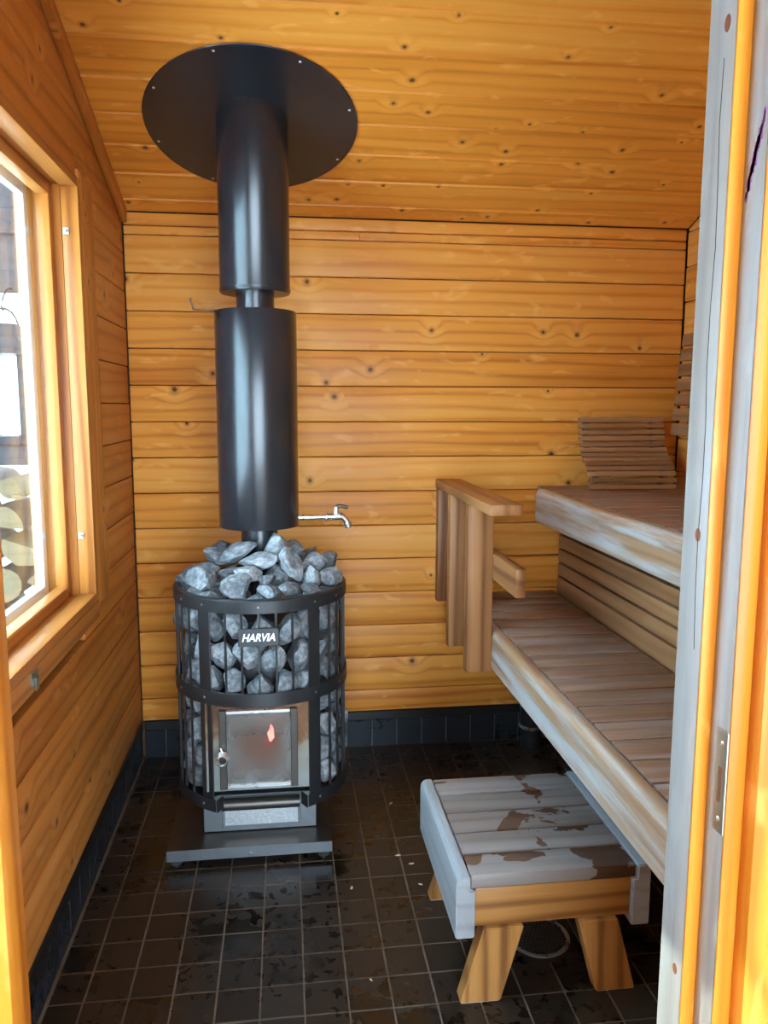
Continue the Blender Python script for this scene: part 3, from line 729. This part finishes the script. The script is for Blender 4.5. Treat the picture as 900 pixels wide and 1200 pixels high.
def bar(name, deg, z0, z1, w, t, r=SR-0.0045):
    a = ang(deg); x, y = SX+(r-t/2)*math.cos(a), SY+(r-t/2)*math.sin(a)
    return board(name, (x, y, (z0+z1)/2), (0, 0, 1), (math.cos(a), math.sin(a), 0), z1-z0, w, t, 'black', sv, 0.0008, 1)
for dg in (-21.6, -10.8, 0, 10.8, 21.6): bar('basket_bar', dg, 0.499, 0.806, 0.0062, 0.006)
for dg in (-37, 37): bar('basket_strap', dg, 0.172, 0.806, 0.042, 0.004)
for dg in [52, 62.5, 73, 83.5, 94, 104.5, 115, 125.5, 136]:
    for s in (-1, 1): bar('basket_bar', s*dg, 0.172, 0.806, 0.0062, 0.006)
for dg in (149, 180, 211): bar('basket_strap', dg, 0.172, 0.806, 0.042, 0.004)
# firebox: inner drum, lower body, front panel
bm = bmesh.new(); lathe(bm, [(0, 0.225), (0.158, 0.225), (0.158, 0.70), (0.15, 0.715), (0, 0.715)], 40, ang(52), ang(308), False)
new('firebox_drum', bm_mesh(bm, 'firebox_drum', M['black'], 35), T(SX, SY, 0), sv)
bm = bmesh.new(); lathe(bm, [(0.158, 0.506), (0.158, 0.70), (0.15, 0.715), (0, 0.715), (0, 0.506), (0.158, 0.506)], 24, ang(-52), ang(52), False)
new('firebox_crown', bm_mesh(bm, 'firebox_crown', M['black'], 35), T(SX, SY, 0), sv)
# stone shelf closing the bottom of the cage
bm = bmesh.new(); lathe(bm, [(0.159, 0.0), (0.258, 0.0), (0.258, 0.004), (0.159, 0.004)], 60, ang(45), ang(315), True)
new('stone_shelf', bm_mesh(bm, 'stone_shelf', M['dark_iron']), T(SX, SY, 0.176), sv)
abox('lower_body', (-0.261, 2.300, 0.0565), (0.081, 2.58, 0.174), 'iron', sv, 0.002)
PX0, PX1, PY = -0.240, 0.062, 2.2235
gx0, gx1, gz0, gz1 = -0.180, 0.006, 0.252, 0.466
bm = bmesh.new()                         # front plate with the door opening
xs, zs = [PX0, gx0+0.004, gx1-0.004, PX1], [0.226, gz0+0.004, gz1-0.004, 0.503]
g = [[bm.verts.new((x+0.09, 0, z-0.36)) for z in zs] for x in xs]
for i in range(3):
    for j in range(3):
        if (i, j) != (1, 1): bm.faces.new((g[i][j], g[i+1][j], g[i+1][j+1], g[i][j+1]))
e = bmesh.ops.extrude_face_region(bm, geom=list(bm.faces)); bmesh.ops.translate(bm, vec=(0, 0.004, 0), verts=[v for v in e['geom'] if isinstance(v, bmesh.types.BMVert)])
new('front_panel', bm_mesh(bm, 'front_panel', M['panel']), T(-0.09, PY, 0.36), sv)
# chamber behind the glass
bm = bmesh.new()
bx = [(gx0-0.01, 2.2285), (gx1+0.01, 2.2285), (gx1+0.01, 2.50), (gx0-0.01, 2.50)]
lo = [bm.verts.new((x, y, 0.232)) for x, y in bx]; hi = [bm.verts.new((x, y, 0.495)) for x, y in bx]
bm.faces.new(lo); bm.faces.new(hi[::-1])
for i in (1, 2, 3): j = (i+1) % 4; bm.faces.new((lo[i], lo[j], hi[j], hi[i]))
new('fire_chamber', bm_mesh(bm, 'fire_chamber', M['galv']), T(0, 0, 0), sv)  # pale grey lining stands in for haze reflected in the glass
bm = bmesh.new(); bmesh.ops.create_grid(bm, x_segments=16, y_segments=16, size=0.5)
for v in bm.verts: v.co.z = 0.035*math.exp(-((v.co.x*3)**2+(v.co.y*2.2)**2))+0.006*math.sin(v.co.x*40)*math.cos(v.co.y*31)+0.01; v.co.x *= 0.195; v.co.y *= 0.26
new('ember_bed', bm_mesh(bm, 'ember_bed', M['ember'], 60), T(-0.087, 2.365, 0.262), sv)
tube_path('flame', [(-0.058, 2.38, 0.305), (-0.054, 2.38, 0.317), (-0.057, 2.38, 0.330), (-0.053, 2.38, 0.345), (-0.056, 2.38, 0.36)], [0.003, 0.009, 0.010, 0.006, 0.001], 'flame', sv, 10)
# door leaf
dr = empty('stove_door', (-0.087, 2.216, 0.236), parent=sv)
abox('door_side', (-0.200, 2.208, 0.236), (-0.1795, 2.223, 0.476), 'dark_iron', dr, 0.0015)
abox('door_side', (0.0055, 2.208, 0.236), (0.0255, 2.223, 0.476), 'dark_iron', dr, 0.0015)
abox('door_bar', (-0.1792, 2.206, 0.466), (0.0052, 2.222, 0.4765), 'chrome', dr, 0.0015)
abox('door_bar', (-0.1792, 2.206, 0.240), (0.0052, 2.222, 0.2535), 'chrome', dr, 0.0015)
abox('glass_pane', (-0.1792, 2.2115, 0.2537), (0.0052, 2.2155, 0.4658), 'soot_haze_glass', dr)
pts = []
for k in range(61):
    u = k/60; a = u*2*math.pi*3.5; rr = 0.0185-0.004*u
    pts.append((-0.192+rr*math.cos(a), 2.200-0.020*u, 0.338+rr*math.sin(a)))
tube_path('coil_handle', pts, 0.0028, 'chrome', dr, 8)
tube_path('handle_stem', [(-0.192, 2.207, 0.372), (-0.192, 2.195, 0.370), (-0.192, 2.193, 0.352)], 0.0045, 'chrome', dr, 8)
# ash drawer
ad = empty('ash_drawer', (-0.087, 2.29, 0.07), parent=sv)
abox('drawer_front', (-0.205, 2.2925, 0.072), (0.032, 2.2995, 0.170), 'iron', ad, 0.001)
abox('drawer_label', (-0.196, 2.2905, 0.080), (0.024, 2.2923, 0.126), 'galv', ad)
tube_path('drawer_handle', [(-0.203, 2.283, 0.152), (-0.09, 2.283, 0.152), (0.030, 2.283, 0.152)], 0.0185, 'dark_iron', ad, 24)
# name plate
npl = empty('nameplate', (SX, 2.166, 0.70), parent=sv)
abox('plate', (-0.136, 2.1615, 0.680), (-0.024, 2.1655, 0.731), 'black', npl, 0.001)
cu = bpy.data.curves.new('lettering', 'FONT'); cu.body = 'HARVIA'; cu.size = 0.0285; cu.shear = 0.28; cu.align_x = 'CENTER'; cu.align_y = 'CENTER'; cu.extrude = 0.0004; cu.offset = 0.0007; cu.space_character = 1.0
to = bpy.data.objects.new('tmp', cu); COL.objects.link(to); bpy.context.view_layer.update()
me = bpy.data.meshes.new_from_object(to.evaluated_get(bpy.context.evaluated_depsgraph_get())); bpy.data.objects.remove(to)
me.materials.clear(); me.materials.append(M['white_print'])
xs = [v.co.x for v in me.vertices]; ys = [v.co.y for v in me.vertices]; sx = 0.092/(max(xs)-min(xs)); sy = 0.0225/(max(ys)-min(ys)); mx, my = (max(xs)+min(xs))/2, (max(ys)+min(ys))/2
for v in me.vertices: v.co = ((v.co.x-mx)*sx, (v.co.y-my)*sy, v.co.z)
new('lettering', me, T(-0.080, 2.161, 0.7055) @ Matrix.Rotation(math.pi/2, 4, 'X'), npl)

# ------------------------------------------------------------------ stones
def rock_mesh(seed, sub=3, cuts=9):
    rnd = random.Random(seed); bm = bmesh.new(); bmesh.ops.create_icosphere(bm, subdivisions=sub, radius=1.0)
    pl = []
    for k in range(cuts):
        v = Vector((rnd.gauss(0, 1), rnd.gauss(0, 1), rnd.gauss(0, 1))).normalized(); pl.append((v, rnd.uniform(0.48, 0.8)))
    for it in range(2):
        for v in bm.verts:
            for n, d in pl:
                q = v.co.dot(n)
                if q > d: v.co -= n*(q-d)*0.97
    from mathutils import noise as mn
    off = Vector((rnd.uniform(0, 50), rnd.uniform(0, 50), rnd.uniform(0, 50)))
    for v in bm.verts: v.co *= 1+0.10*mn.noise(v.co*2.2+off)+0.05*mn.noise(v.co*5.5+off)
    mx = [max(abs(v.co[i]) for v in bm.verts) for i in range(3)]
    for v in bm.verts: v.co = Vector([v.co[i]/mx[i] for i in range(3)])
    return bm_mesh(bm, 'sauna_stone', M['stone'], 24)
ROCKS = [rock_mesh(100+i) for i in range(12)]
STONES = []
def stone(c, half, rot, label, group, k): STONES.append([Vector(c), Vector(half), rot, label, group, k % 12, Vector(c)])
def settle(iters=14):
    """nudge touching stones apart (and shrink them a little) until they only rest against each other"""
    from mathutils.bvhtree import BVHTree
    polys = [[tuple(p.vertices) for p in m.polygons] for m in ROCKS]; vs = [[v.co.copy() for v in m.vertices] for m in ROCKS]
    n = len(STONES); tree = [None]*n; dirty = set(range(n))
    for it in range(iters):
        for i in dirty:
            c, h, rot, *_ = STONES[i]; m = Matrix.Translation(c) @ rot @ Matrix.Diagonal((*h, 1)); k = STONES[i][5]
            tree[i] = BVHTree.FromPolygons([m @ v for v in vs[k]], polys[k])
        dirty = set()
        for i in range(n):
            for j in range(i+1, n):
                d = STONES[j][0]-STONES[i][0]
                if d.length > max(STONES[i][1])+max(STONES[j][1]): continue
                if tree[i].overlap(tree[j]):
                    d.normalize()
                    for q, sg in ((i, -1), (j, 1)):
                        s_ = STONES[q]; s_[0] = s_[0]+d*(0.0022*sg); s_[1] = s_[1]*0.984; dirty.add(q)
        for i in range(n):
            s_ = STONES[i]; c = s_[0]; before = c.copy(); rad = Vector((c.x-SX, c.y-SY)); hr = s_[1].y
            lim = 0.256-0.92*hr if 'bulging' not in s_[3] else 0.25
            if c.z < 0.80 and rad.length > lim: rad *= lim/rad.length
            if c.z < 0.715 and rad.length < 0.160+hr: rad *= (0.160+hr)/rad.length
            c = Vector((SX+rad.x, SY+rad.y, max(c.z, 0.181+0.9*s_[1].z)))
            fp = Vector((c.x-FX0, c.y-FY0)); mn_ = 0.059+0.9*max(s_[1].x, hr)
            if c.z > 0.66 and fp.length < mn_: fp *= mn_/max(fp.length, 1e-4); c.x, c.y = FX0+fp.x, FY0+fp.y
            if c.z > 0.74 and math.hypot(c.x-SX, c.y-SY) < 0.15: c.z = max(c.z, 0.717+0.9*s_[1].z)
            s_[0] = c
            if (c-before).length > 1e-6: dirty.add(i)
        if not dirty: break
    for c, h, rot, label, group, k, _c0 in STONES:
        tag(new('sauna_stone', ROCKS[k], Matrix.Translation(c) @ rot @ Matrix.Diagonal((*h, 1))), label, 'stone', group)
FX0, FY0 = -0.083, 2.502
HL = {1: 'big blunt stone on the stove heap beside the top ring, window side', 6: 'broad blocky stone on the stove heap just above the nameplate', 8: 'long flat stone slanting across the middle of the stove heap',
      9: 'pale peaked stone on the stove heap leaning against the flue pipe', 11: 'tall narrow upright stone standing in the stove heap', 12: 'smallest round stone in the stove heap, above the nameplate',
      5: 'long thin stone on the stove heap lying before the flue pipe', 19: 'blunt stone on the stove heap at the top ring, bench side'}
heap = [(-0.300, 2.45, 0.800, 0.046, 0.074), (-0.245, 2.32, 0.828, 0.086, 0.083), (-0.242, 2.405, 0.857, 0.073, 0.046), (-0.214, 2.445, 0.874, 0.106, 0.053), (-0.206, 2.56, 0.890, 0.085, 0.05),
        (-0.132, 2.425, 0.905, 0.110, 0.045), (-0.143, 2.255, 0.827, 0.094, 0.072), (-0.117, 2.300, 0.859, 0.083, 0.05), (-0.083, 2.345, 0.884, 0.12, 0.055), (-0.030, 2.415, 0.914, 0.075, 0.069),
        (0.022, 2.50, 0.902, 0.058, 0.045), (0.012, 2.336, 0.867, 0.062, 0.108), (-0.057, 2.270, 0.844, 0.041, 0.038), (-0.050, 2.227, 0.815, 0.068, 0.042), (0.008, 2.241, 0.816, 0.063, 0.046),
        (0.060, 2.264, 0.812, 0.052, 0.042), (0.066, 2.318, 0.839, 0.055, 0.071), (0.081, 2.410, 0.864, 0.074, 0.056), (0.125, 2.49, 0.848, 0.074, 0.053), (0.130, 2.385, 0.822, 0.07, 0.064),
        (-0.16, 2.35, 0.835, 0.08, 0.06), (-0.02, 2.37, 0.835, 0.08, 0.06), (-0.28, 2.52, 0.81, 0.07, 0.06), (-0.14, 2.60, 0.85, 0.09, 0.06), (0.05, 2.58, 0.85, 0.09, 0.06), (-0.05, 2.62, 0.84, 0.08, 0.06)]
rnd = random.Random(21)
for ring_r, cnt in ((0.205, 15), (0.118, 8)):          # layer below the visible heap
    for i in range(cnt):
        a = 2*math.pi*(i+0.3)/cnt; x, y = SX+ring_r*math.cos(a), SY+ring_r*math.sin(a)
        if math.hypot(x-FX0, y-FY0) < 0.105: continue
        heap.append((x, y, 0.788 if ring_r > 0.15 else 0.795, 0.066, 0.048))
for k, (x, y, z, w, h) in enumerate(heap):
    rot = Matrix.Rotation(rnd.uniform(-0.35, 0.35), 4, 'Y') @ Matrix.Rotation(rnd.uniform(-0.3, 0.3), 4, 'Z')
    stone((x, y, z), (w*0.64, min(0.052, max(0.034, (w+h)*0.31)), h*0.66), rot, HL.get(k, 'jagged grey stone in the heap on top of the stove' if k < 26 else 'grey stone lying just inside the top ring of the stove cage'), 'stones heaped on top of the stove' if k < 26 else 'stones just inside the top ring', k+3)
k = 0
for row in range(7):
    zc = 0.2235+row*0.0815
    nst = 17; off = (row % 2)*0.5+rnd.uniform(-0.1, 0.1)
    for i in range(nst):
        dg = (i+off)*360/nst; dg = (dg+180) % 360-180
        if abs(dg) > 128: continue
        if zc < 0.53 and abs(dg) < 50: continue
        a = ang(dg+rnd.uniform(-1.5, 1.5)); r = 0.2085+rnd.uniform(-0.004, 0.003)
        rot = Matrix.Rotation(a+math.pi/2, 4, 'Z') @ Matrix.Rotation(rnd.uniform(-0.35, 0.35), 4, 'Y')
        stone((SX+r*math.cos(a), SY+r*math.sin(a), zc+rnd.uniform(-0.006, 0.006)), (0.0425*rnd.uniform(0.92, 1.08), 0.0445, 0.050*rnd.uniform(0.92, 1.12)), rot,
              'grey stone behind the cage bars above the middle ring of the stove' if zc > 0.53 else ('grey stone behind the cage bars beside the stove door, coil handle side' if dg < 0 else 'grey stone behind the cage bars beside the stove door, bench side'),
              'cage stones above the middle ring' if zc > 0.53 else ('cage stones on the handle side' if dg < 0 else 'cage stones on the bench side'), k); k += 1
for dg, z in ((-97, 0.695), (95, 0.33), (99, 0.255)):
    a = ang(dg); stone((SX+0.247*math.cos(a), SY+0.247*math.sin(a), z), (0.034, 0.028, 0.046), Matrix.Rotation(a+math.pi/2, 4, 'Z'), 'grey stone bulging out between bars at the side of the stove cage', 'stones bulging out of the cage', k+5); k += 1

settle()

# ------------------------------------------------------------------ flue and water tank
FX, FY = -0.083, 2.502
fl = empty('flue_pipe', (FX, FY, 0.716), 'black flue pipe with a wide sleeve and round collar plate at the ceiling', 'flue')
turned('inner_pipe', cyl_prof(0.0575, 0.0, 1.0, 0.001), 'black_satin', T(FX, FY, 0.7165), fl, 48)
zt = ceil_z(FY)
bm = bmesh.new(); lathe(bm, [(0.050, 0.0), (0.104, 0.0), (0.106, 0.003), (0.106, 0.56)], 64)
for v in bm.verts:
    if v.co.z > 0.3: v.co.z = zt-0.006-SL*v.co.y-1.686
new('sleeve', bm_mesh(bm, 'sleeve', M['black_satin'], 35), T(FX, FY, 1.686), fl)
cmat = basis((FX, FY+0.012, ceil_z(FY+0.012)-0.0035), (1, 0, 0), cn) @ Matrix.Rotation(math.pi/2, 4, 'X')
cp = turned('collar_plate', [(0.1055, -0.0015), (0.313, -0.0015), (0.315, 0.0), (0.313, 0.0018), (0.1055, 0.0018)], 'black_satin', cmat, fl, 96)
for kk in range(8):
    a = kk*math.pi/4+0.3
    W = cmat @ T(0.298*math.cos(a), 0.298*math.sin(a), 0.0018)
    W2 = cmat @ T(0.298*math.cos(a), 0.298*math.sin(a), -0.0015) @ Matrix.Rotation(math.pi, 4, 'X')
    low = W2 if (W2.translation.z < W.translation.z) else W
    turned('screw', [(0, 0.0022), (0.0025, 0.0018), (0.0042, 0)], 'chrome', low, cp, 10)
turned('sleeve_seam', [(0.1057, 0), (0.1078, 0.001), (0.1078, 0.007), (0.1057, 0.008)], 'black_satin', T(FX, FY, 1.692), fl, 64)

wt = empty('water_tank', (FX, FY, 0.972), 'tall black cylindrical water heater around the flue with a small tap', 'water tank')
turned('tank_shell', [(0.0595, 0.012), (0.118, 0.012), (0.119, 0.0), (0.1235, 0.0), (0.1245, 0.002), (0.1245, 0.656), (0.1225, 0.660), (0.0595, 0.660)], 'black_satin', T(FX, FY, 0.972), wt, 72)
# bent bracket on the tank rim
bm = bmesh.new()
for pts_ in (((-0.295, 1.6325), (-0.165, 1.6325), (-0.165, 1.6345), (-0.2935, 1.6345)), ((-0.299, 1.633), (-0.2955, 1.6345), (-0.3035, 1.668), (-0.307, 1.667))):
    f = [bm.verts.new((x, -0.011, z)) for x, z in pts_]; b = [bm.verts.new((x, 0.011, z)) for x, z in pts_]
    bm.faces.new(f); bm.faces.new(b[::-1])
    for i in range(4): bm.faces.new((f[i], b[i], b[(i+1) % 4], f[(i+1) % 4]))
for v in bm.verts: v.co.x += 0.03
new('rim_bracket', bm_mesh(bm, 'rim_bracket', M['black_satin']), T(0, FY-0.02, 0), wt)
tp = empty('tap', (0.12, FY, 0.995), parent=wt)
tube_path('tap_pipe', [(0.038, FY, 0.9945), (0.127, FY, 0.9955)], 0.0085, 'chrome', tp, 16)
tube_path('tap_flange', [(0.126, FY, 0.9955), (0.131, FY, 0.9955)], 0.0155, 'chrome', tp, 16)
tube_path('tap_body', [(0.131, FY, 0.9955), (0.150, FY, 0.9960), (0.166, FY, 0.998), (0.180, FY, 0.996), (0.190, FY, 0.988), (0.197, FY, 0.972)], [0.010, 0.0125, 0.0135, 0.0115, 0.010, 0.0095], 'chrome', tp, 16)
tube_path('spout', [(0.1965, FY, 0.974), (0.201, FY, 0.960)], [0.013, 0.0115], 'chrome', tp, 16)
tube_path('tap_stem', [(0.160, FY, 1.004), (0.1615, FY, 1.027)], [0.010, 0.007], 'chrome', tp, 12)
tube_path('lever', [(0.159, FY, 1.025), (0.166, FY, 1.030), (0.180, FY, 1.029), (0.199, FY, 1.025)], [0.005, 0.007, 0.006, 0.005], 'dark_iron', tp, 10)

# ------------------------------------------------------------------ floor drain, waste pipe, crumbs
fd = empty('floor_drain', (DRX, DRY, 0.0), 'round perforated metal floor drain under the step stool', 'drain')
abox('drain_tile', (DRX-0.098, DRY-0.098, -0.006), (DRX+0.098, DRY+0.098, -0.001), 'tile', fd, 0.001)
bm = bmesh.new(); cs = 0.0105; RG = 0.075
for i in range(-8, 9):
    for j in range(-8, 9):
        cx, cy = (i+0.5*(j % 2))*cs, j*cs
        if math.hypot(cx, cy) > RG-0.006: continue
        outer, inner, inb = [], [], []
        for q in range(8):
            a = q*math.pi/4; sq = 1/max(abs(math.cos(a)), abs(math.sin(a)))
            outer.append(bm.verts.new((cx+cs/2*sq*math.cos(a), cy+cs/2*sq*math.sin(a), 0.0))); inner.append(bm.verts.new((cx+0.0036*math.cos(a), cy+0.0036*math.sin(a), 0.0012))); inb.append(bm.verts.new((cx+0.0034*math.cos(a), cy+0.0034*math.sin(a), -0.002)))
        for q in range(8):
            r2 = (q+1) % 8; bm.faces.new((outer[q], outer[r2], inner[r2], inner[q])); bm.faces.new((inner[q], inner[r2], inb[r2], inb[q]))
new('grate', bm_mesh(bm, 'grate', M['dark_iron']), T(DRX, DRY, 0.0022), fd)
turned('grate_rim', [(RG-0.006, 0.0), (RG+0.006, 0.0), (RG+0.006, 0.002), (RG+0.001, 0.004), (RG-0.006, 0.002)], 'chrome', T(DRX, DRY, -0.001), fd, 64)
turned('sump', [(0, 0), (RG-0.001, 0)], 'dark_void', T(DRX, DRY, -0.0006), fd, 40)
wp = empty('waste_pipe', (0.960, 2.905, 0), 'black plastic waste pipe with a metal clamp under the lower bench', 'pipe')
turned('pipe_shell', [(0, 0), (0.040, 0), (0.040, 0.075), (0.046, 0.080), (0.046, 0.20), (0.042, 0.205), (0.036, 0.205), (0.036, 0.15), (0, 0.15)], 'rubber', T(0.960, 2.905, 0), wp, 32)
turned('clamp', [(0.0465, 0.0), (0.048, 0.001), (0.048, 0.012), (0.0465, 0.013)], 'chrome', T(0.960, 2.905, 0.082), wp, 32)
for k, (x, y, s) in enumerate(((0.321, 2.198, 0.010), (0.169, 2.053, 0.009), (0.365, 2.046, 0.007), (0.343, 2.512, 0.008), (0.185, 1.69, 0.005), (0.355, 2.15, 0.009))):
    o = new('wood_chip', rock_mesh(300+k, 1, 5), T(x, y, 0.0022) @ Matrix.Rotation(k*1.3, 4, 'Z') @ Matrix.Diagonal((s, s*0.45, 0.0018, 1)))
    o.data.materials.clear(); o.data.materials.append(M['chip'])
    tag(o, 'tiny pale wood chip lying on the dark floor tiles', 'wood chip', 'wood chips on the floor')

# ------------------------------------------------------------------ outside the window and door
bm = bmesh.new(); bmesh.ops.create_grid(bm, x_segments=8, y_segments=8, size=14)
gd = tag(new('ground', bm_mesh(bm, 'ground', M['snow']), T(0, 2, -0.12)), kind='structure')
def log_mesh(seed, kind):
    rnd = random.Random(seed); bm = bmesh.new(); n = 14; L = 0.33; prof = []
    if kind == 0: a0, a1 = 0.0, math.pi
    elif kind == 1: a0, a1 = 0.1, 2.0
    else: a0, a1 = 0, 2*math.pi
    if kind < 2:
        for i in range(n+1):
            a = a0+(a1-a0)*i/n; r = 0.078*(1+rnd.uniform(-0.04, 0.04)); prof.append((r*math.cos(a), r*math.sin(a)-0.03))
        if kind == 1: prof.append((rnd.uniform(-0.01, 0.01), -0.035))
    else:
        for i in range(n): a = 2*math.pi*i/n; r = 0.062*(1+rnd.uniform(-0.05, 0.05)); prof.append((r*math.cos(a), r*math.sin(a)))
    A = [bm.verts.new((-L/2, p[0], p[1])) for p in prof]; B = [bm.verts.new((L/2, p[0], p[1])) for p in prof]
    fa = bm.faces.new(A[::-1]); fb = bm.faces.new(B); fa.material_index = fb.material_index = 1
    m = len(prof)
    for i in range(m):
        f = bm.faces.new((A[i], A[(i+1) % m], B[(i+1) % m], B[i]))
        if kind < 2 and i >= n: f.material_index = 1
    me = bm_mesh(bm, 'firewood_log', M['bark'], 40); me.materials.append(M['log_end']); return me
LOGS = [log_mesh(i, i % 3) for i in range(6)]
rnd = random.Random(5); row = 0; z = -0.06; k = 0
while z < 1.12:
    x = -1.36+(row % 2)*0.07
    while x < -0.86:
        W = Matrix(((0, 1, 0, x), (-1, 0, 0, 3.16+rnd.uniform(-0.02, 0.02)), (0, 0, 1, z), (0, 0, 0, 1))) @ Matrix.Rotation(rnd.choice((0, math.pi, 0.3, -0.3, 2.9))+rnd.uniform(-0.2, 0.2), 4, 'X')
        o = new('firewood_log', LOGS[k % 6], W); tag(o, ('half-round split firewood log in the stack outside the window', 'wedge-shaped split firewood log in the stack outside the window', 'whole round firewood log in the stack outside the window')[(k % 6) % 3], 'log', ('half-round firewood outside', 'wedge firewood outside', 'round firewood outside')[(k % 6) % 3]); k += 1
        x += 0.162
    z += 0.124; row += 1
ln = empty('lantern', (-0.935, 2.85, 1.215), 'dark iron lantern with a pitched roof outside the window', 'lantern')
LX, LY = -0.935, 2.85
abox('lantern_base', (LX-0.095, LY-0.095, 1.215), (LX+0.095, LY+0.095, 1.245), 'lantern', ln, 0.003)
for sx in (-1, 1):
    for sy in (-1, 1): abox('corner_post', (LX+sx*0.07-0.009, LY+sy*0.07-0.009, 1.245), (LX+sx*0.07+0.009, LY+sy*0.07+0.009, 1.515), 'lantern', ln, 0.001)
for sx in (-1, 1):
    abox('pane', (LX+sx*0.07-0.001, LY-0.060, 1.250), (LX+sx*0.07+0.001, LY+0.060, 1.510), 'glass', ln)
    abox('pane', (LX-0.060, LY+sx*0.07-0.001, 1.250), (LX+0.060, LY+sx*0.07+0.001, 1.510), 'glass', ln)
bm = bmesh.new()
lv = [[bm.verts.new((sx*w, sy*w, z)) for sx, sy in ((-1, -1), (1, -1), (1, 1), (-1, 1))] for w, z in ((0.100, 0.0), (0.102, 0.015), (0.055, 0.06), (0.055, 0.095), (0.05, 0.10))]
for a, b in zip(lv[:-1], lv[1:]):
    for i in range(4): bm.faces.new((a[i], a[(i+1) % 4], b[(i+1) % 4], b[i]))
bm.faces.new(lv[0][::-1]); bm.faces.new(lv[-1])
new('roof', bm_mesh(bm, 'roof', M['lantern']), T(LX, LY, 1.516), ln)
tube_path('bail', [(LX+0.05*math.cos(a), LY, 1.60+0.07*math.sin(a)) for a in [math.pi*q/14 for q in range(15)]], 0.004, 'lantern', ln, 8)
cr = empty('crate', (LX, LY, 1.17), 'dark blue wooden crate on the firewood under the lantern', 'crate')
abox('crate_side', (LX-0.14, LY-0.12, 1.150), (LX+0.14, LY-0.105, 1.213), 'lantern', cr, 0.002); abox('crate_side', (LX-0.14, LY+0.105, 1.150), (LX+0.14, LY+0.12, 1.213), 'lantern', cr, 0.002)
abox('crate_lid', (LX-0.14, LY-0.12, 1.2135), (LX+0.14, LY+0.12, 1.2148), 'lantern', cr)
# open woodshed: boarded fascia and roof over the firewood
sh = empty('woodshed', (-1.5, 3.0, -0.12), 'open woodshed roof with a grey boarded fascia above the firewood outside', 'woodshed')
for i in range(11):
    x = -2.25+i*0.14
    abox('fascia_board', (x, 2.955, 1.735), (x+0.134, 2.975, 2.30), 'shed', sh, 0.003, 1, 'Z')
abox('fascia_batten', (-2.25, 2.940, 1.93), (-0.72, 2.9545, 1.985), 'shed', sh, 0.003, 1, 'X')
board('roof_sheet', (-1.485, 3.52, 2.22), (1, 0, 0), (0, -0.12, 1), 1.60, 1.10, 0.03, 'shed', sh, 0.003, 1)
for x, y, zt_ in ((-2.20, 2.976, 2.10), (-2.20, 3.90, 2.18), (-0.70, 3.40, 2.14), (-0.70, 3.90, 2.18)):
    abox('post', (x-0.05, y, -0.12), (x+0.03, y+0.08, zt_), 'shed', sh, 0.004, 1, 'Z')
tube_path('hook', [(-0.935, 2.95, 1.75), (-0.935, 2.90, 1.735), (-0.935, 2.86, 1.70), (-0.935, 2.845, 1.675), (-0.935, 2.86, 1.662)], 0.004, 'lantern', sh, 8)

# unseen shell added round the camera to dim daylight at the doorway
shade_shell = empty('shade_shell', (0.1, -0.4, -0.12), kind='structure')
abox('shade_roof', (-0.72, -1.9, 2.32), (1.95, 0.70, 2.40), 'shed', shade_shell, 0.0, 1, 'Yt')
abox('shade_side', (-0.72, -1.9, -0.12), (-0.66, 0.70, 2.319), 'frame_amber', shade_shell, 0.0, 1, 'Y')
abox('shade_side', (1.87, -1.9, -0.12), (1.95, 0.70, 2.319), 'frame_amber', shade_shell, 0.0, 1, 'Y')
abox('shade_floor', (-0.659, -1.9, -0.119), (1.869, 0.70, -0.05), 'bench', shade_shell, 0.0, 1, 'Xt')
